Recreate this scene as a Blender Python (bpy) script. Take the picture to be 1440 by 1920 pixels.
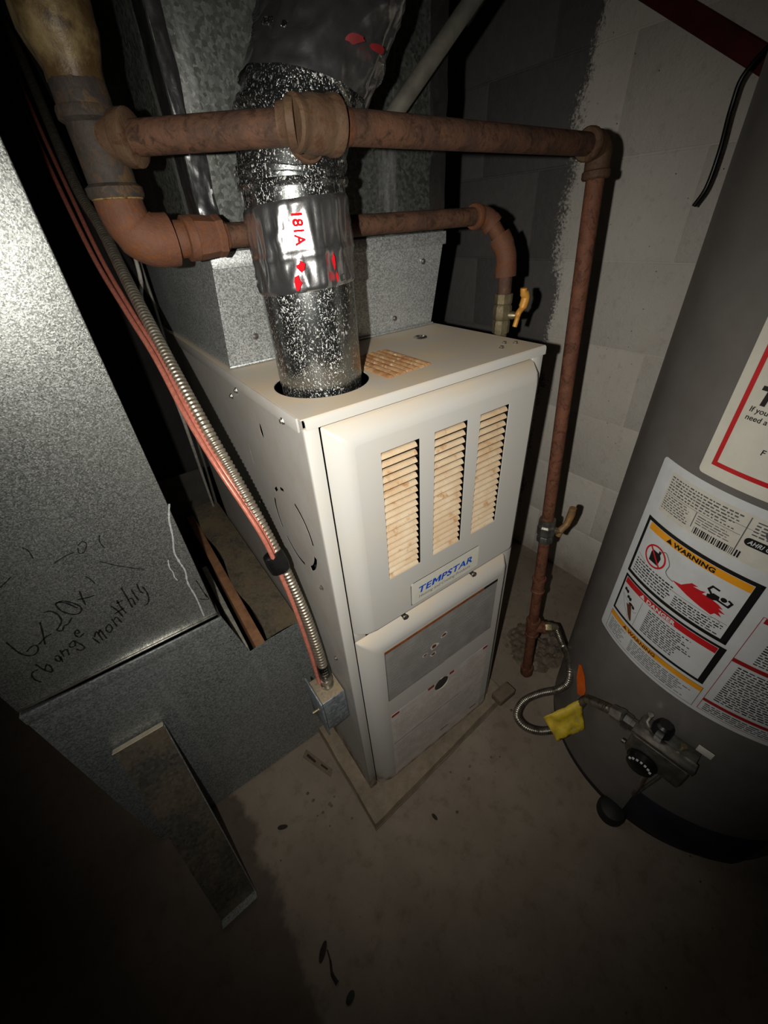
import bpy, bmesh, math, random
from mathutils import Vector, Matrix, noise as mnoise
random.seed(7)
scn = bpy.context.scene
COL = scn.collection
for o in list(bpy.data.objects): bpy.data.objects.remove(o)

# ------------------------------------------------------------------ camera, light, world
CAM = Vector((-0.1512, -0.3770, 1.1141))
RGT = Vector((0.81289, -0.57949, -0.05825)); UPV = Vector((0.37867, 0.44988, 0.80884)); FWD = Vector((0.44251, 0.67956, -0.58514))
cd = bpy.data.cameras.new('camera'); cam = bpy.data.objects.new('camera', cd); COL.objects.link(cam)
cd.sensor_fit = 'VERTICAL'; cd.sensor_height = 24.0; cd.sensor_width = 18.0
cd.lens = 757.3 / 1920 * 24.0; cd.clip_start = 0.01
m = Matrix((RGT, UPV, -FWD)).transposed().to_4x4(); m.translation = CAM; cam.matrix_world = m
scn.camera = cam

# the hand-held flashlight (phone lamp) a few centimetres left of the lens
ld = bpy.data.lights.new('flashlight', 'SPOT'); ld.energy = 21.0; ld.color = (1.0, 0.955, 0.87)
ld.spot_size = math.radians(118); ld.spot_blend = 1.0; ld.shadow_soft_size = 0.004
lamp = bpy.data.objects.new('flashlight', ld); COL.objects.link(lamp)
lamp.location = (-0.2082, -0.3662, 1.1212)
AIM = FWD + UPV * 0.09 + RGT * 0.03
lamp.rotation_euler = AIM.to_track_quat('-Z', 'Y').to_euler()

w = bpy.data.worlds.new('world'); scn.world = w; w.use_nodes = True
w.node_tree.nodes['Background'].inputs[0].default_value = (0.5, 0.55, 0.7, 1)
w.node_tree.nodes['Background'].inputs[1].default_value = 0.008
vs = scn.view_settings
vs.view_transform = 'Standard'; vs.look = 'None'; vs.exposure = 0.0; vs.gamma = 1.0; vs.use_curve_mapping = False

# ------------------------------------------------------------------ materials
def srgb(r, g, b):
    f = lambda v: ((v/255) / 12.92 if v/255 <= .04045 else ((v/255 + .055) / 1.055) ** 2.4)
    return (f(r), f(g), f(b), 1)
MATS = {}
class NT:
    def __init__(s, name):
        s.m = bpy.data.materials.new(name); s.m.use_nodes = True; s.t = s.m.node_tree
        s.b = s.t.nodes['Principled BSDF']; s.pos = s.n('ShaderNodeNewGeometry').outputs['Position']; MATS[name] = s.m
    def n(s, t, **k):
        x = s.t.nodes.new(t)
        for a, v in k.items(): setattr(x, a, v)
        return x
    def set(s, sock, v):
        if isinstance(v, bpy.types.NodeSocket): s.t.links.new(v, sock)
        else: sock.default_value = v
    def noise(s, scale, detail=4, rough=.55, dist=0, vec=None):
        x = s.n('ShaderNodeTexNoise'); s.set(x.inputs['Vector'], vec or s.pos)
        for k, v in (('Scale', scale), ('Detail', detail), ('Roughness', rough), ('Distortion', dist)): x.inputs[k].default_value = v
        return x.outputs['Fac']
    def vor(s, scale, feature='F1', out='Distance', vec=None, rand=1.0):
        x = s.n('ShaderNodeTexVoronoi', feature=feature); s.set(x.inputs['Vector'], vec or s.pos)
        x.inputs['Scale'].default_value = scale; x.inputs['Randomness'].default_value = rand
        return x.outputs[out]
    def ramp(s, fac, a, b, c0=(0,0,0,1), c1=(1,1,1,1)):
        x = s.n('ShaderNodeValToRGB'); s.set(x.inputs[0], fac)
        e = x.color_ramp.elements; e[0].position = a; e[1].position = b; e[0].color = c0; e[1].color = c1
        return x.outputs[0]
    def mix(s, fac, a, b, mode='MIX'):
        x = s.n('ShaderNodeMix', data_type='RGBA', blend_type=mode); s.set(x.inputs[0], fac); s.set(x.inputs[6], a); s.set(x.inputs[7], b)
        return x.outputs[2]
    def math(s, op, a, b=0.0):
        x = s.n('ShaderNodeMath', operation=op); s.set(x.inputs[0], a); s.set(x.inputs[1], b); return x.outputs[0]
    def scaled(s, v):
        x = s.n('ShaderNodeMapping'); s.set(x.inputs[0], s.pos); x.inputs['Scale'].default_value = v; return x.outputs[0]
    def xyz(s):
        x = s.n('ShaderNodeSeparateXYZ'); s.set(x.inputs[0], s.pos); return x.outputs
    def bump(s, h, strength=.3, dist=.002):
        x = s.n('ShaderNodeBump'); x.inputs['Strength'].default_value = strength; x.inputs['Distance'].default_value = dist
        s.set(x.inputs['Height'], h); s.set(s.b.inputs['Normal'], x.outputs[0])
    def fin(s, color, rough=.5, metal=0.0, spec=None):
        s.set(s.b.inputs['Base Color'], color); s.set(s.b.inputs['Roughness'], rough); s.set(s.b.inputs['Metallic'], metal)
        if spec is not None: s.b.inputs['Specular IOR Level'].default_value = spec
        return s.m

def galv(name, c_lo, c_hi, spangle, rough=(.35, .6), metal=.7, bump=.15, streak=0.0, dust=None, dustamt=.5, bdist=.001):
    t = NT(name)
    cell = t.vor(spangle, out='Color'); g = t.n('ShaderNodeSeparateColor'); t.set(g.inputs[0], cell)
    nz = t.noise(spangle*.7, 6, .7); big = t.noise(6, 5, .6)
    f = t.math('ADD', t.math('MULTIPLY', g.outputs[0], .5), t.math('MULTIPLY', nz, .5))
    col = t.mix(t.ramp(f, .3, .72), c_lo, c_hi)
    col = t.mix(t.math('MULTIPLY', t.ramp(big, .35, .75), .35), col, c_hi)
    if streak:
        st = t.noise(24, 5, .65, vec=t.scaled((1, 1, .12)))
        col = t.mix(t.math('MULTIPLY', t.ramp(st, .56, .75), streak), col, (.75, .76, .76, 1))
    mt = metal
    if dust:
        dm = t.math('MULTIPLY', t.ramp(t.noise(14, 6, .65), .4, .62), dustamt)
        col = t.mix(dm, col, dust)
        mt = t.math('MULTIPLY', t.math('SUBTRACT', 1.0, dm), metal)
    r = t.math('ADD', t.math('MULTIPLY', g.outputs[1], rough[1]-rough[0]), rough[0])
    t.bump(t.math('ADD', t.math('MULTIPLY', g.outputs[2], .4), nz), bump, bdist)
    return t.fin(col, r, mt)
def plain(name, c1, c2=None, scale=30, rough=.5, metal=0.0, bump=0.0, bscale=None, lo=.35, hi=.65, c3=None, s3=60, spec=None):
    t = NT(name); c2 = c2 or c1
    col = t.mix(t.ramp(t.noise(scale, 6, .62), lo, hi), c1, c2)
    if c3: col = t.mix(t.ramp(t.noise(s3, 6, .7), .56, .68), col, c3)
    if bump: t.bump(t.noise(bscale or scale*3, 6, .65), bump, .002)
    return t.fin(col, rough, metal, spec)

galv('galv_duct', srgb(128,132,130), srgb(226,230,226), 760, (.26,.44), .86, .30, .12)
galv('galv_boot', srgb(116,120,120), srgb(176,182,182), 420, (.36,.5), .62, .22, .22)
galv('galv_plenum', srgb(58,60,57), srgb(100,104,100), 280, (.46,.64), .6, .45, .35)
galv('galv_fine', srgb(132,136,136), srgb(206,210,210), 640, (.36,.54), .62, .3, .15)
galv('galv_box', srgb(130,140,146), srgb(176,186,192), 160, (.35,.55), .65, .2, .4)
galv('galv_dusty', srgb(120,112,98), srgb(160,150,132), 200, (.5,.7), .5, .15, 0, srgb(150,132,104), .85)
galv('galv_panel', srgb(74,72,68), srgb(104,100,92), 200, (.45,.65), .6, .15, 0, srgb(98,84,62), .6)
# bright spangled vent pipe
t = NT('vent_metal')
area = t.ramp(t.noise(55, 3, .6), .30, .62)
d1 = t.ramp(t.noise(430, 2, .5, .3, t.scaled((1, 1, .65))), .60, .66)
d2 = t.ramp(t.noise(900, 2, .5, 0, t.scaled((1, 1, .6))), .60, .66)
dots = t.math('MULTIPLY', t.math('MAXIMUM', d1, t.math('MULTIPLY', d2, .6)), t.math('ADD', t.math('MULTIPLY', area, .75), .25))
t.bump(t.math('ADD', dots, t.math('MULTIPLY', t.noise(300, 4), .3)), .5, .0010)
t.fin(t.mix(dots, srgb(140,144,144), srgb(246,246,242)), t.math('ADD', t.math('MULTIPLY', dots, .28), .24), t.math('SUBTRACT', .98, t.math('MULTIPLY', dots, .22)))
# aluminium foil tape
t = NT('foil_tape')
t.bump(t.math('ADD', t.noise(26, 2, .4, .5, t.scaled((1,1,.3))), t.math('MULTIPLY', t.noise(110, 3), .09)), .6, .005)
t.fin(srgb(214,214,216), t.math('ADD', t.math('MULTIPLY', t.noise(60), .2), .13), .97)
# furnace paint
def paint(name, c, dust, amt, rough=.42):
    t = NT(name)
    d = t.ramp(t.noise(16, 7, .68), .42, .66); z = t.n('ShaderNodeNewGeometry').outputs['Normal']
    s = t.n('ShaderNodeSeparateXYZ'); t.set(s.inputs[0], z)
    up = t.ramp(s.outputs[2], .35, 1.0)           # dust settles on faces that look upward
    f = t.math('MAXIMUM', t.math('MULTIPLY', d, amt), t.math('MULTIPLY', up, t.math('ADD', t.math('MULTIPLY', d, .5), .42)))
    col = t.mix(f, c, dust)
    zz = t.xyz()[2]                               # rust creeping up from the damp pad
    rustm = t.math('MULTIPLY', t.ramp(t.noise(40, 6, .7), .42, .58), t.ramp(zz, .03, .10, (1,1,1,1), (0,0,0,1)))
    col = t.mix(rustm, col, srgb(104,66,34))
    t.bump(t.noise(900, 3), .08, .0006)
    return t.fin(col, t.math('ADD', t.math('MULTIPLY', f, .3), rough), 0.0, .4)
paint('furnace_paint', srgb(186,185,181), srgb(206,184,152), .16)
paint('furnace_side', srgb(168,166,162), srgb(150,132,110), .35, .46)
plain('louver_tan', srgb(206,188,160), srgb(190,160,124), 22, .65, 0, .2, 200, .4, .75, srgb(176,132,88), 46)
plain('lid_rust', srgb(172,138,98), srgb(138,90,50), 60, .75, 0, .4, 200, .35, .65, srgb(206,188,160), 90)
def rusty(name, a, b, c, r=.72):
    t = NT(name)
    col = t.mix(t.ramp(t.noise(30, 7, .72), .42, .58), a, b)
    col = t.mix(t.ramp(t.noise(80, 6, .75, .6), .50, .62), col, c)
    t.bump(t.math('ADD', t.noise(220, 5), t.math('MULTIPLY', t.noise(60, 4), .8)), .5, .0016)
    return t.fin(col, r, .12, .35)
rusty('rust_pipe', srgb(92,64,48), srgb(72,52,42), srgb(56,38,28))
rusty('rust_fitting', srgb(88,68,50), srgb(78,58,42), srgb(74,48,32))
rusty('rust_orange', srgb(98,64,48), srgb(90,58,42), srgb(104,62,32))
rusty('rust_dark', srgb(64,56,51), srgb(50,44,40), srgb(80,62,42))
rusty('rust_crust', srgb(112,88,54), srgb(140,116,74), srgb(70,46,26), .85)
rusty('pipe_drop', srgb(116,74,54), srgb(100,64,48), srgb(78,46,34))
plain('wrap_tape', srgb(80,60,34), srgb(138,120,82), 24, .5, .1, .8, 50, .44, .62, srgb(58,42,26), 50)
plain('brass_valve', srgb(146,134,104), srgb(110,100,80), 60, .42, .7, .2)
plain('handle_yellow', srgb(206,150,62), srgb(176,120,48), 60, .5, .1, .1)
plain('handle_worn', srgb(158,116,64), srgb(120,96,68), 90, .55, .2, .2)
plain('steel_bright', srgb(196,192,184), srgb(150,146,140), 80, .28, .95)
plain('steel_dull', srgb(140,138,130), srgb(104,102,98), 70, .4, .8, .15)
plain('flex_steel', srgb(176,170,158), srgb(120,112,102), 70, .34, .9)
plain('conduit_steel', srgb(200,192,176), srgb(160,150,132), 120, .36, .85)
plain('copper_wire', srgb(214,134,116), srgb(186,108,90), 200, .38, .25)
plain('wire_white', srgb(176,172,164), srgb(140,136,130), 80, .5)
plain('black_tape', srgb(26,25,26), srgb(14,14,15), 60, .3, 0, .2)
plain('black_plastic', srgb(22,22,23), srgb(12,12,13), 60, .35)
plain('inside_dark', srgb(30,28,26), None, 20, .9)
plain('sheet_inner', srgb(52,48,44), srgb(38,34,30), 20, .9)
plain('cardboard', srgb(142,102,70), srgb(116,80,54), 50, .85, 0, .2)
plain('filter_grey', srgb(150,148,138), srgb(122,118,108), 70, .85, 0, .2)
plain('conduit_grey', srgb(112,110,100), srgb(90,88,80), 40, .55, .2)
plain('heater_paint', srgb(108,105,102), srgb(100,97,94), 20, .42, 0, .06, 700, spec=.4)
plain('heater_base', srgb(34,33,34), srgb(24,24,26), 20, .6)
plain('heater_cover', srgb(30,32,44), srgb(22,24,34), 20, .55)
plain('label_white', srgb(206,210,212), srgb(198,200,200), 30, .38)
plain('label_paper', srgb(206,204,194), srgb(196,192,182), 60, .5)
plain('label_warm', srgb(214,212,200), srgb(206,204,192), 40, .4)
plain('ink_black', srgb(20,20,22), None, 20, .45)
plain('ink_grey', srgb(84,84,86), None, 20, .5)
plain('ink_faint', srgb(166,158,154), srgb(178,172,166), 90, .55)
plain('ink_red', srgb(196,30,36), srgb(178,26,32), 30, .4)
plain('ink_darkred', srgb(150,30,30), None, 30, .5)
plain('ink_orange', srgb(232,160,32), srgb(222,148,28), 30, .4)
plain('ink_brown', srgb(96,52,30), None, 30, .5)
plain('ink_blue', srgb(24,84,200), srgb(20,74,184), 30, .35)
plain('sticker_grey', srgb(150,147,144), srgb(132,129,126), 30, .45)
plain('ink_ghost', srgb(126,123,120), srgb(140,136,132), 60, .5)
plain('sticker_white', srgb(212,204,198), srgb(192,184,176), 40, .55)
plain('sticker_rust', srgb(150,84,34), srgb(112,60,26), 60, .6)
plain('tag_yellow', srgb(204,176,40), srgb(160,142,72), 60, .55, 0, .4, 120, .45, .75)
plain('tag_orange', srgb(226,102,22), srgb(200,86,18), 40, .45)
plain('marker_ink', srgb(16,17,18), None, 40, .55)
plain('sealant_white', srgb(176,180,176), srgb(140,146,144), 200, .8)
plain('lip_pale', srgb(206,198,176), srgb(180,170,146), 60, .8)
plain('foil_red', srgb(206,26,36), srgb(184,22,32), 60, .95, spec=.05)
plain('ink_dullred', srgb(120,22,24), srgb(90,18,20), 60, .6)
plain('red_board', srgb(92,16,14), srgb(66,12,12), 20, .6, 0, .2)
plain('leaf_dry', srgb(46,32,22), srgb(30,22,16), 60, .8)
plain('leaf_green', srgb(44,46,34), srgb(30,34,24), 80, .8)
plain('wood_shim', srgb(118,104,86), srgb(96,84,68), 40, .85, 0, .3)
plain('joist_wood', srgb(70,54,38), srgb(50,38,28), 12, .85, 0, .3)
# floor concrete: dusty, with a darker tone behind a ragged edge on the left and brown dirt around the pad
t = NT('floor_concrete'); x, y, z = t.xyz()
n1 = t.noise(5, 8, .62); n2 = t.noise(30, 7, .7); n3 = t.noise(260, 3)
col = t.mix(t.ramp(n1, .35, .65), srgb(124,112,100), srgb(142,130,116))
col = t.mix(t.math('MULTIPLY', t.ramp(n2, .52, .70), .55), col, srgb(98,82,64))
col = t.mix(t.math('MULTIPLY', t.ramp(t.vor(26, 'F1'), .02, .07, (1,1,1,1), (0,0,0,1)), t.ramp(n1, .5, .62)), col, srgb(56,44,34))
edge = t.math('ADD', x, t.math('MULTIPLY', t.noise(7, 4, .6), .10))
left_dark = t.math('MULTIPLY', t.ramp(edge, .0, .012, (1,1,1,1), (0,0,0,1)), 1.0)
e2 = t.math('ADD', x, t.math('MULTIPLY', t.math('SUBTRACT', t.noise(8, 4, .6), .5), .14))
left_dark = t.ramp(t.math('ADD', e2, 1.25), .985, 1.0, (1,1,1,1), (0,0,0,1))
col = t.mix(t.math('MULTIPLY', left_dark, .62), col, srgb(60,48,42))
t.bump(t.math('ADD', n2, t.math('MULTIPLY', n3, .25)), .35, .003)
t.fin(col, .85, 0, .25)
# pad concrete
t = NT('pad_concrete')
n2 = t.noise(24, 7, .7)
t.bump(t.math('ADD', n2, t.math('MULTIPLY', t.noise(200, 4), .3)), .5, .004)
t.fin(t.mix(t.ramp(n2, .35, .68), srgb(120,108,92), srgb(150,136,116)), .88, 0, .25)
plain('rubble', srgb(120,108,94), srgb(84,72,60), 40, .9, 0, .6, 120, .35, .65, srgb(60,50,42), 70)
# right wall: white-washed block, the wash ends in a ragged edge and leaves the dark tarred wall bare
t = NT('wall_wash'); x, y, z = t.xyz()
n1 = t.noise(5, 6, .6); n2 = t.noise(38, 6, .72); n3 = t.noise(150, 5, .7)
white = t.mix(t.ramp(n1, .3, .7), srgb(218,211,202), srgb(232,226,216))
white = t.mix(t.math('MULTIPLY', t.ramp(n2, .55, .72), .4), white, srgb(170,162,152))
white = t.mix(t.ramp(t.vor(34, 'F1'), .03, .055, (1,1,1,1), (0,0,0,1)), white, srgb(84,78,72))
dirt = t.math('MULTIPLY', t.ramp(z, .02, .22, (1,1,1,1), (0,0,0,1)), t.ramp(n1, .3, .6))
white = t.mix(t.math('MULTIPLY', dirt, .7), white, srgb(120,104,84))
e = t.math('ADD', y, t.math('ADD', t.math('MULTIPLY', t.math('SUBTRACT', n1, .5), .16), t.math('MULTIPLY', t.math('SUBTRACT', n3, .5), .12)))
bare = t.ramp(e, .405, .425)
col = t.mix(bare, white, t.mix(t.ramp(n2, .3, .7), srgb(112,109,108), srgb(102,99,98)))
t.bump(t.math('ADD', t.math('MULTIPLY', n2, .7), t.math('MULTIPLY', n3, .4)), .55, .005)
t.fin(col, .82, 0, .25)
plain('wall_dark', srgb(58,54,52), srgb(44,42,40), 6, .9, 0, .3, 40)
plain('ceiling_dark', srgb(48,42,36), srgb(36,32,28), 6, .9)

# ------------------------------------------------------------------ mesh helpers
def finish(name, bm, mat, parent=None, smooth=False, autos=None):
    me = bpy.data.meshes.new(name); bm.normal_update(); bm.to_mesh(me); bm.free()
    if smooth:
        for p in me.polygons: p.use_smooth = True
        if autos is not None: me.set_sharp_from_angle(angle=math.radians(autos))
    if mat: me.materials.append(MATS[mat])
    o = bpy.data.objects.new(name, me); COL.objects.link(o)
    if parent: attach(o, parent)
    return o
def wpos(o):
    v = Vector(o.location)
    while o.parent: o = o.parent; v = v + Vector(o.location)
    return v
def attach(o, parent):
    o.parent = parent; o.matrix_parent_inverse = Matrix.Identity(4)
    o.location = Vector(o.location) - wpos(parent)
def tag(o, label=None, cat=None, group=None, kind=None):
    if label: o['label'] = label
    if cat: o['category'] = cat
    if group: o['group'] = group
    if kind: o['kind'] = kind
    return o
def thing(name, loc, label, cat, group=None):
    o = bpy.data.objects.new(name, None); COL.objects.link(o); o.location = loc; o.empty_display_size = .05
    return tag(o, label, cat, group)
def box_bm(x0, x1, y0, y1, z0, z1, bev=0.0, seg=2, bm=None):
    bm = bm or bmesh.new()
    r = bmesh.ops.create_cube(bm, size=1)
    for v in r['verts']: v.co = ((x0+x1)/2 + v.co.x*(x1-x0), (y0+y1)/2 + v.co.y*(y1-y0), (z0+z1)/2 + v.co.z*(z1-z0))
    if bev:
        es = set(e for v in r['verts'] for e in v.link_edges)
        bmesh.ops.bevel(bm, geom=list(es), offset=bev, segments=seg, affect='EDGES', profile=.5)
    return bm
def box(name, b, mat, parent=None, bev=.0008, seg=2):
    return finish(name, box_bm(*b, bev, seg), mat, parent, bev > 0, 40)
def catmull(P, n=8):
    P = [Vector(p) for p in P]; out = []
    for i in range(len(P)-1):
        a = P[i-1] if i else P[0]*2-P[1]; b, c = P[i], P[i+1]; d = P[i+2] if i+2 < len(P) else P[-1]*2-P[-2]
        for k in range(n):
            s = k/n
            out.append(.5*((2*b) + (c-a)*s + (2*a-5*b+4*c-d)*s*s + (3*b-a-3*c+d)*s**3))
    out.append(P[-1]); return out
def frames(pts):
    n = len(pts); T = []
    for i in range(n):
        d = pts[min(i+1, n-1)] - pts[max(i-1, 0)]; T.append(d.normalized())
    r = T[0].orthogonal().normalized(); F = []
    for i in range(n):
        r = (r - T[i]*r.dot(T[i])).normalized(); F.append((r, T[i].cross(r)))
    return T, F
def tube_bm(pts, rad, seg=14, caps=True, bm=None):
    bm = bm or bmesh.new(); pts = [Vector(p) for p in pts]; T, F = frames(pts); rings = []
    for i, p in enumerate(pts):
        r = rad[i] if isinstance(rad, (list, tuple)) else rad
        rings.append([bm.verts.new(p + (F[i][0]*math.cos(a) + F[i][1]*math.sin(a))*r) for a in [2*math.pi*k/seg for k in range(seg)]])
    for a, b in zip(rings, rings[1:]):
        for k in range(seg): bm.faces.new((a[k], a[(k+1) % seg], b[(k+1) % seg], b[k]))
    if caps:
        bm.faces.new(rings[0][::-1]); bm.faces.new(rings[-1])
    return bm
def tube(name, pts, rad, mat, parent=None, seg=14, smooth_n=0, autos=40):
    if smooth_n: pts = catmull(pts, smooth_n)
    return finish(name, tube_bm(pts, rad, seg), mat, parent, True, autos)
def lathe_bm(a, axis, prof, seg=24, bm=None, caps=True):
    """prof: list of (distance along axis, radius)"""
    ax = Vector(axis).normalized(); a = Vector(a)
    u = ax.orthogonal().normalized(); v = ax.cross(u); bm = bm or bmesh.new(); rings = []
    for d, r in prof:
        rings.append([bm.verts.new(a + ax*d + (u*math.cos(t)+v*math.sin(t))*r) for t in [2*math.pi*k/seg for k in range(seg)]])
    for p, q in zip(rings, rings[1:]):
        for k in range(seg): bm.faces.new((p[k], p[(k+1) % seg], q[(k+1) % seg], q[k]))
    if caps:
        bm.faces.new(rings[0][::-1]); bm.faces.new(rings[-1])
    return bm
def lathe(name, a, axis, prof, mat, parent=None, seg=24, autos=40):
    return finish(name, lathe_bm(a, axis, prof, seg), mat, parent, True, autos)
def fit_prof(L, r, bead, e=.006):
    """pipe-fitting socket: a beaded band at each end"""
    return [(0, r*.98), (0, bead), (e*.3, bead*1.04), (e, bead*1.04), (e*1.35, r), (L-e*1.35, r), (L-e, bead*1.04), (L-e*.3, bead*1.04), (L, bead), (L, r*.98)]
def panel_bm(outer, holes, to3, thick, nrm):
    """flat sheet with real holes; outer / holes are loops of 2-D points, to3 maps them to space"""
    bm = bmesh.new(); edges = []
    for lp in [outer] + list(holes):
        vs_ = [bm.verts.new(to3(*q)) for q in lp]
        for i in range(len(vs_)): edges.append(bm.edges.new((vs_[i], vs_[(i+1) % len(vs_)])))
    bmesh.ops.triangle_fill(bm, use_beauty=True, use_dissolve=False, edges=edges)
    nrm = Vector(nrm)
    bm.normal_update()
    for f in bm.faces:
        if f.normal.dot(nrm) < 0: f.normal_flip()
    r = bmesh.ops.extrude_face_region(bm, geom=list(bm.faces))
    for v in [g for g in r['geom'] if isinstance(g, bmesh.types.BMVert)]: v.co -= nrm*thick
    bmesh.ops.recalc_face_normals(bm, faces=list(bm.faces))
    return bm
def rect(a, b, c, d): return [(a, c), (b, c), (b, d), (a, d)]
def circ(cx, cy, r, n=32, ry=None): return [(cx + r*math.cos(2*math.pi*k/n), cy + (ry or r)*math.sin(2*math.pi*k/n)) for k in range(n)]
def rrect(a, b, c, d, r, n=4):
    out = []
    for cx, cy, s in ((b-r, d-r, 0), (a+r, d-r, 90), (a+r, c+r, 180), (b-r, c+r, 270)):
        for k in range(n+1):
            t = math.radians(s + 90*k/n); out.append((cx + r*math.cos(t), cy + r*math.sin(t)))
    return out
def band(cx, cy, r, w, a0, a1, n=14):
    A = [math.radians(a0 + (a1-a0)*k/n) for k in range(n+1)]
    return [(cx+(r+w)*math.cos(t), cy+(r+w)*math.sin(t)) for t in A] + [(cx+(r-w)*math.cos(t), cy+(r-w)*math.sin(t)) for t in A[::-1]]
def stroke2(pts, w):
    """ribbon polygon quads along a 2-D polyline"""
    out = []
    for (x0, y0), (x1, y1) in zip(pts, pts[1:]):
        dx, dy = x1-x0, y1-y0; L = math.hypot(dx, dy) or 1e-6; nx, ny = -dy/L*w/2, dx/L*w/2; ex, ey = dx/L*w*.35, dy/L*w*.35
        out.append([(x0-ex+nx, y0-ey+ny), (x0-ex-nx, y0-ey-ny), (x1+ex-nx, y1+ey-ny), (x1+ex+nx, y1+ey+ny)])
    return out
def smooth2(pts, n=5):
    return [(v.x, v.y) for v in catmull([(a, b, 0) for a, b in pts], n)]
def text_polys(s, size, bold=0.0, shear=0.0, space=1.0, squash=1.0):
    """2-D polygons of a word, starting at (0, 0); returns (polygons, width)"""
    cu = bpy.data.curves.new('t', 'FONT'); cu.body = s; cu.size = size; cu.offset = bold*size; cu.shear = shear; cu.space_character = space
    cu.resolution_u = 3; cu.fill_mode = 'FRONT'
    ob = bpy.data.objects.new('t', cu); COL.objects.link(ob)
    dg = bpy.context.evaluated_depsgraph_get(); me = bpy.data.meshes.new_from_object(ob.evaluated_get(dg))
    P = [[(me.vertices[i].co.x*squash, me.vertices[i].co.y) for i in p.vertices] for p in me.polygons]
    wd = max([q[0] for p in P for q in p] or [0])
    bpy.data.objects.remove(ob); bpy.data.curves.remove(cu); bpy.data.meshes.remove(me)
    return P, wd
def shift(P, dx, dy): return [[(x+dx, y+dy) for x, y in p] for p in P]
def text_lines(x0, x1, z0, z1, n, w=.6, seed=1, fill=.9, word=(.004, .012), ragged=.2):
    """rows of illegible fine print: little bars with gaps"""
    rg = random.Random(seed); out = []; st = (z1-z0)/n
    for i in range(n):
        zc = z1 - st*(i+.5); x = x0; xe = x1 - rg.random()*ragged*(x1-x0)
        while x < xe:
            L = rg.uniform(*word); e = min(x+L, xe); h = st*w*rg.uniform(.7, 1.0)/2
            if e-x > .001: out.append(rect(x, e, zc-h, zc+h))
            x += L + rg.uniform(.0012, .0024)
    return out
def print_obj(name, polys, mat, to3, parent, step=None):
    """printed marks laid on a surface; step cuts them along u so that they follow a curved one"""
    bm = bmesh.new()
    for p in polys:
        try: bm.faces.new([bm.verts.new((x, y, 0)) for x, y in p])
        except ValueError: pass
    bmesh.ops.triangulate(bm, faces=list(bm.faces))
    if step:
        us = [v.co.x for v in bm.verts]; a, b = min(us), max(us); k = math.ceil(a/step)
        while k*step < b:
            bmesh.ops.bisect_plane(bm, geom=list(bm.verts)+list(bm.edges)+list(bm.faces), plane_co=(k*step, 0, 0), plane_no=(1, 0, 0), dist=1e-7); k += 1
    bm.normal_update()
    for f in bm.faces:
        if f.normal.z < 0: f.normal_flip()
    for v in bm.verts: v.co = to3(v.co.x, v.co.y)
    return finish(name, bm, mat, parent)

# ================================================================== THE SETTING
XW = 1.0
def struct(o): return tag(o, kind='structure')
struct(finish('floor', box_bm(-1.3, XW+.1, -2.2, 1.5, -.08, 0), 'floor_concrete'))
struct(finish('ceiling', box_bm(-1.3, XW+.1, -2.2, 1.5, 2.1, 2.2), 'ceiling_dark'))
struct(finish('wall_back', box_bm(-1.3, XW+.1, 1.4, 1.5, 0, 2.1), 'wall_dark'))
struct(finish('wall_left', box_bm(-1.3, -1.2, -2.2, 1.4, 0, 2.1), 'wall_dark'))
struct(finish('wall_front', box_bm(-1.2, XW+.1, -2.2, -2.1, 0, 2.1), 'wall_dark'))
wr = struct(finish('wall_right', box_bm(XW, XW+.1, -2.1, 1.4, 0, 2.1), 'wall_wash'))
# courses of concrete block, 0.4 x 0.2 m, thickly painted over
bm = box_bm(-.002, .02, -.1985, .1985, -.0985, .0985, .003, 2)
blk = finish('block', bm, 'wall_wash', None, True, 40); src = blk; first = True
for row in range(10):
    for k in range(-2, 4):
        yc = .12 + k*.4 + (.2 if row % 2 else 0)
        if yc > 1.2: continue
        o = blk if first else blk.copy()
        if not first: COL.objects.link(o)
        first = False; o.parent = None
        o.location = (XW + random.uniform(-.0006, .0006), yc, row*.2 + .0965 + .0)
        attach(o, wr)
# joists overhead
cl = bpy.data.objects['ceiling']
bj = finish('joist', box_bm(-1.2, XW, -.02, .02, -.19, 0, .002, 1), 'joist_wood')
for i, yj in enumerate((-1.6, -1.2, -.8, -.4, 0.0, .4, .8, 1.2)):
    o = bj if i == 0 else bj.copy()
    if i: COL.objects.link(o); o.parent = None
    o.location = (0, yj, 2.1); attach(o, cl)
# furnace pad: a rough raised concrete slab
bm = bmesh.new()
cor = [(-.031, -.066), (.436, -.03), (.45, .76), (-.036, .76)]
lo = [bm.verts.new((x-.004 if x < 0 else x+.004, y-.006 if y < .1 else y, 0)) for x, y in cor]; hi = [bm.verts.new((x, y, .02)) for x, y in cor]
bm.faces.new(hi)
for i in range(4): bm.faces.new((lo[i], lo[(i+1) % 4], hi[(i+1) % 4], hi[i]))
bmesh.ops.subdivide_edges(bm, edges=list(bm.edges), cuts=14, use_grid_fill=True)
for v in bm.verts:
    k = mnoise.noise(v.co*34)*.0026 + mnoise.noise(v.co*9)*.002
    if v.co.z > .001: v.co.z = max(.004, min(.0215, v.co.z + (k if v.co.y < -.004 or v.co.x < -.004 or v.co.x > .4 else min(0, k))))
    v.co.x += mnoise.noise(v.co*21 + Vector((3, 0, 0)))*.002; v.co.y += mnoise.noise(v.co*21 + Vector((0, 5, 0)))*.002
pad = finish('trim_1', bm, 'pad_concrete', None, True, 50); struct(pad); pad['label'] = 'rough raised concrete pad under the furnace'
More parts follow.
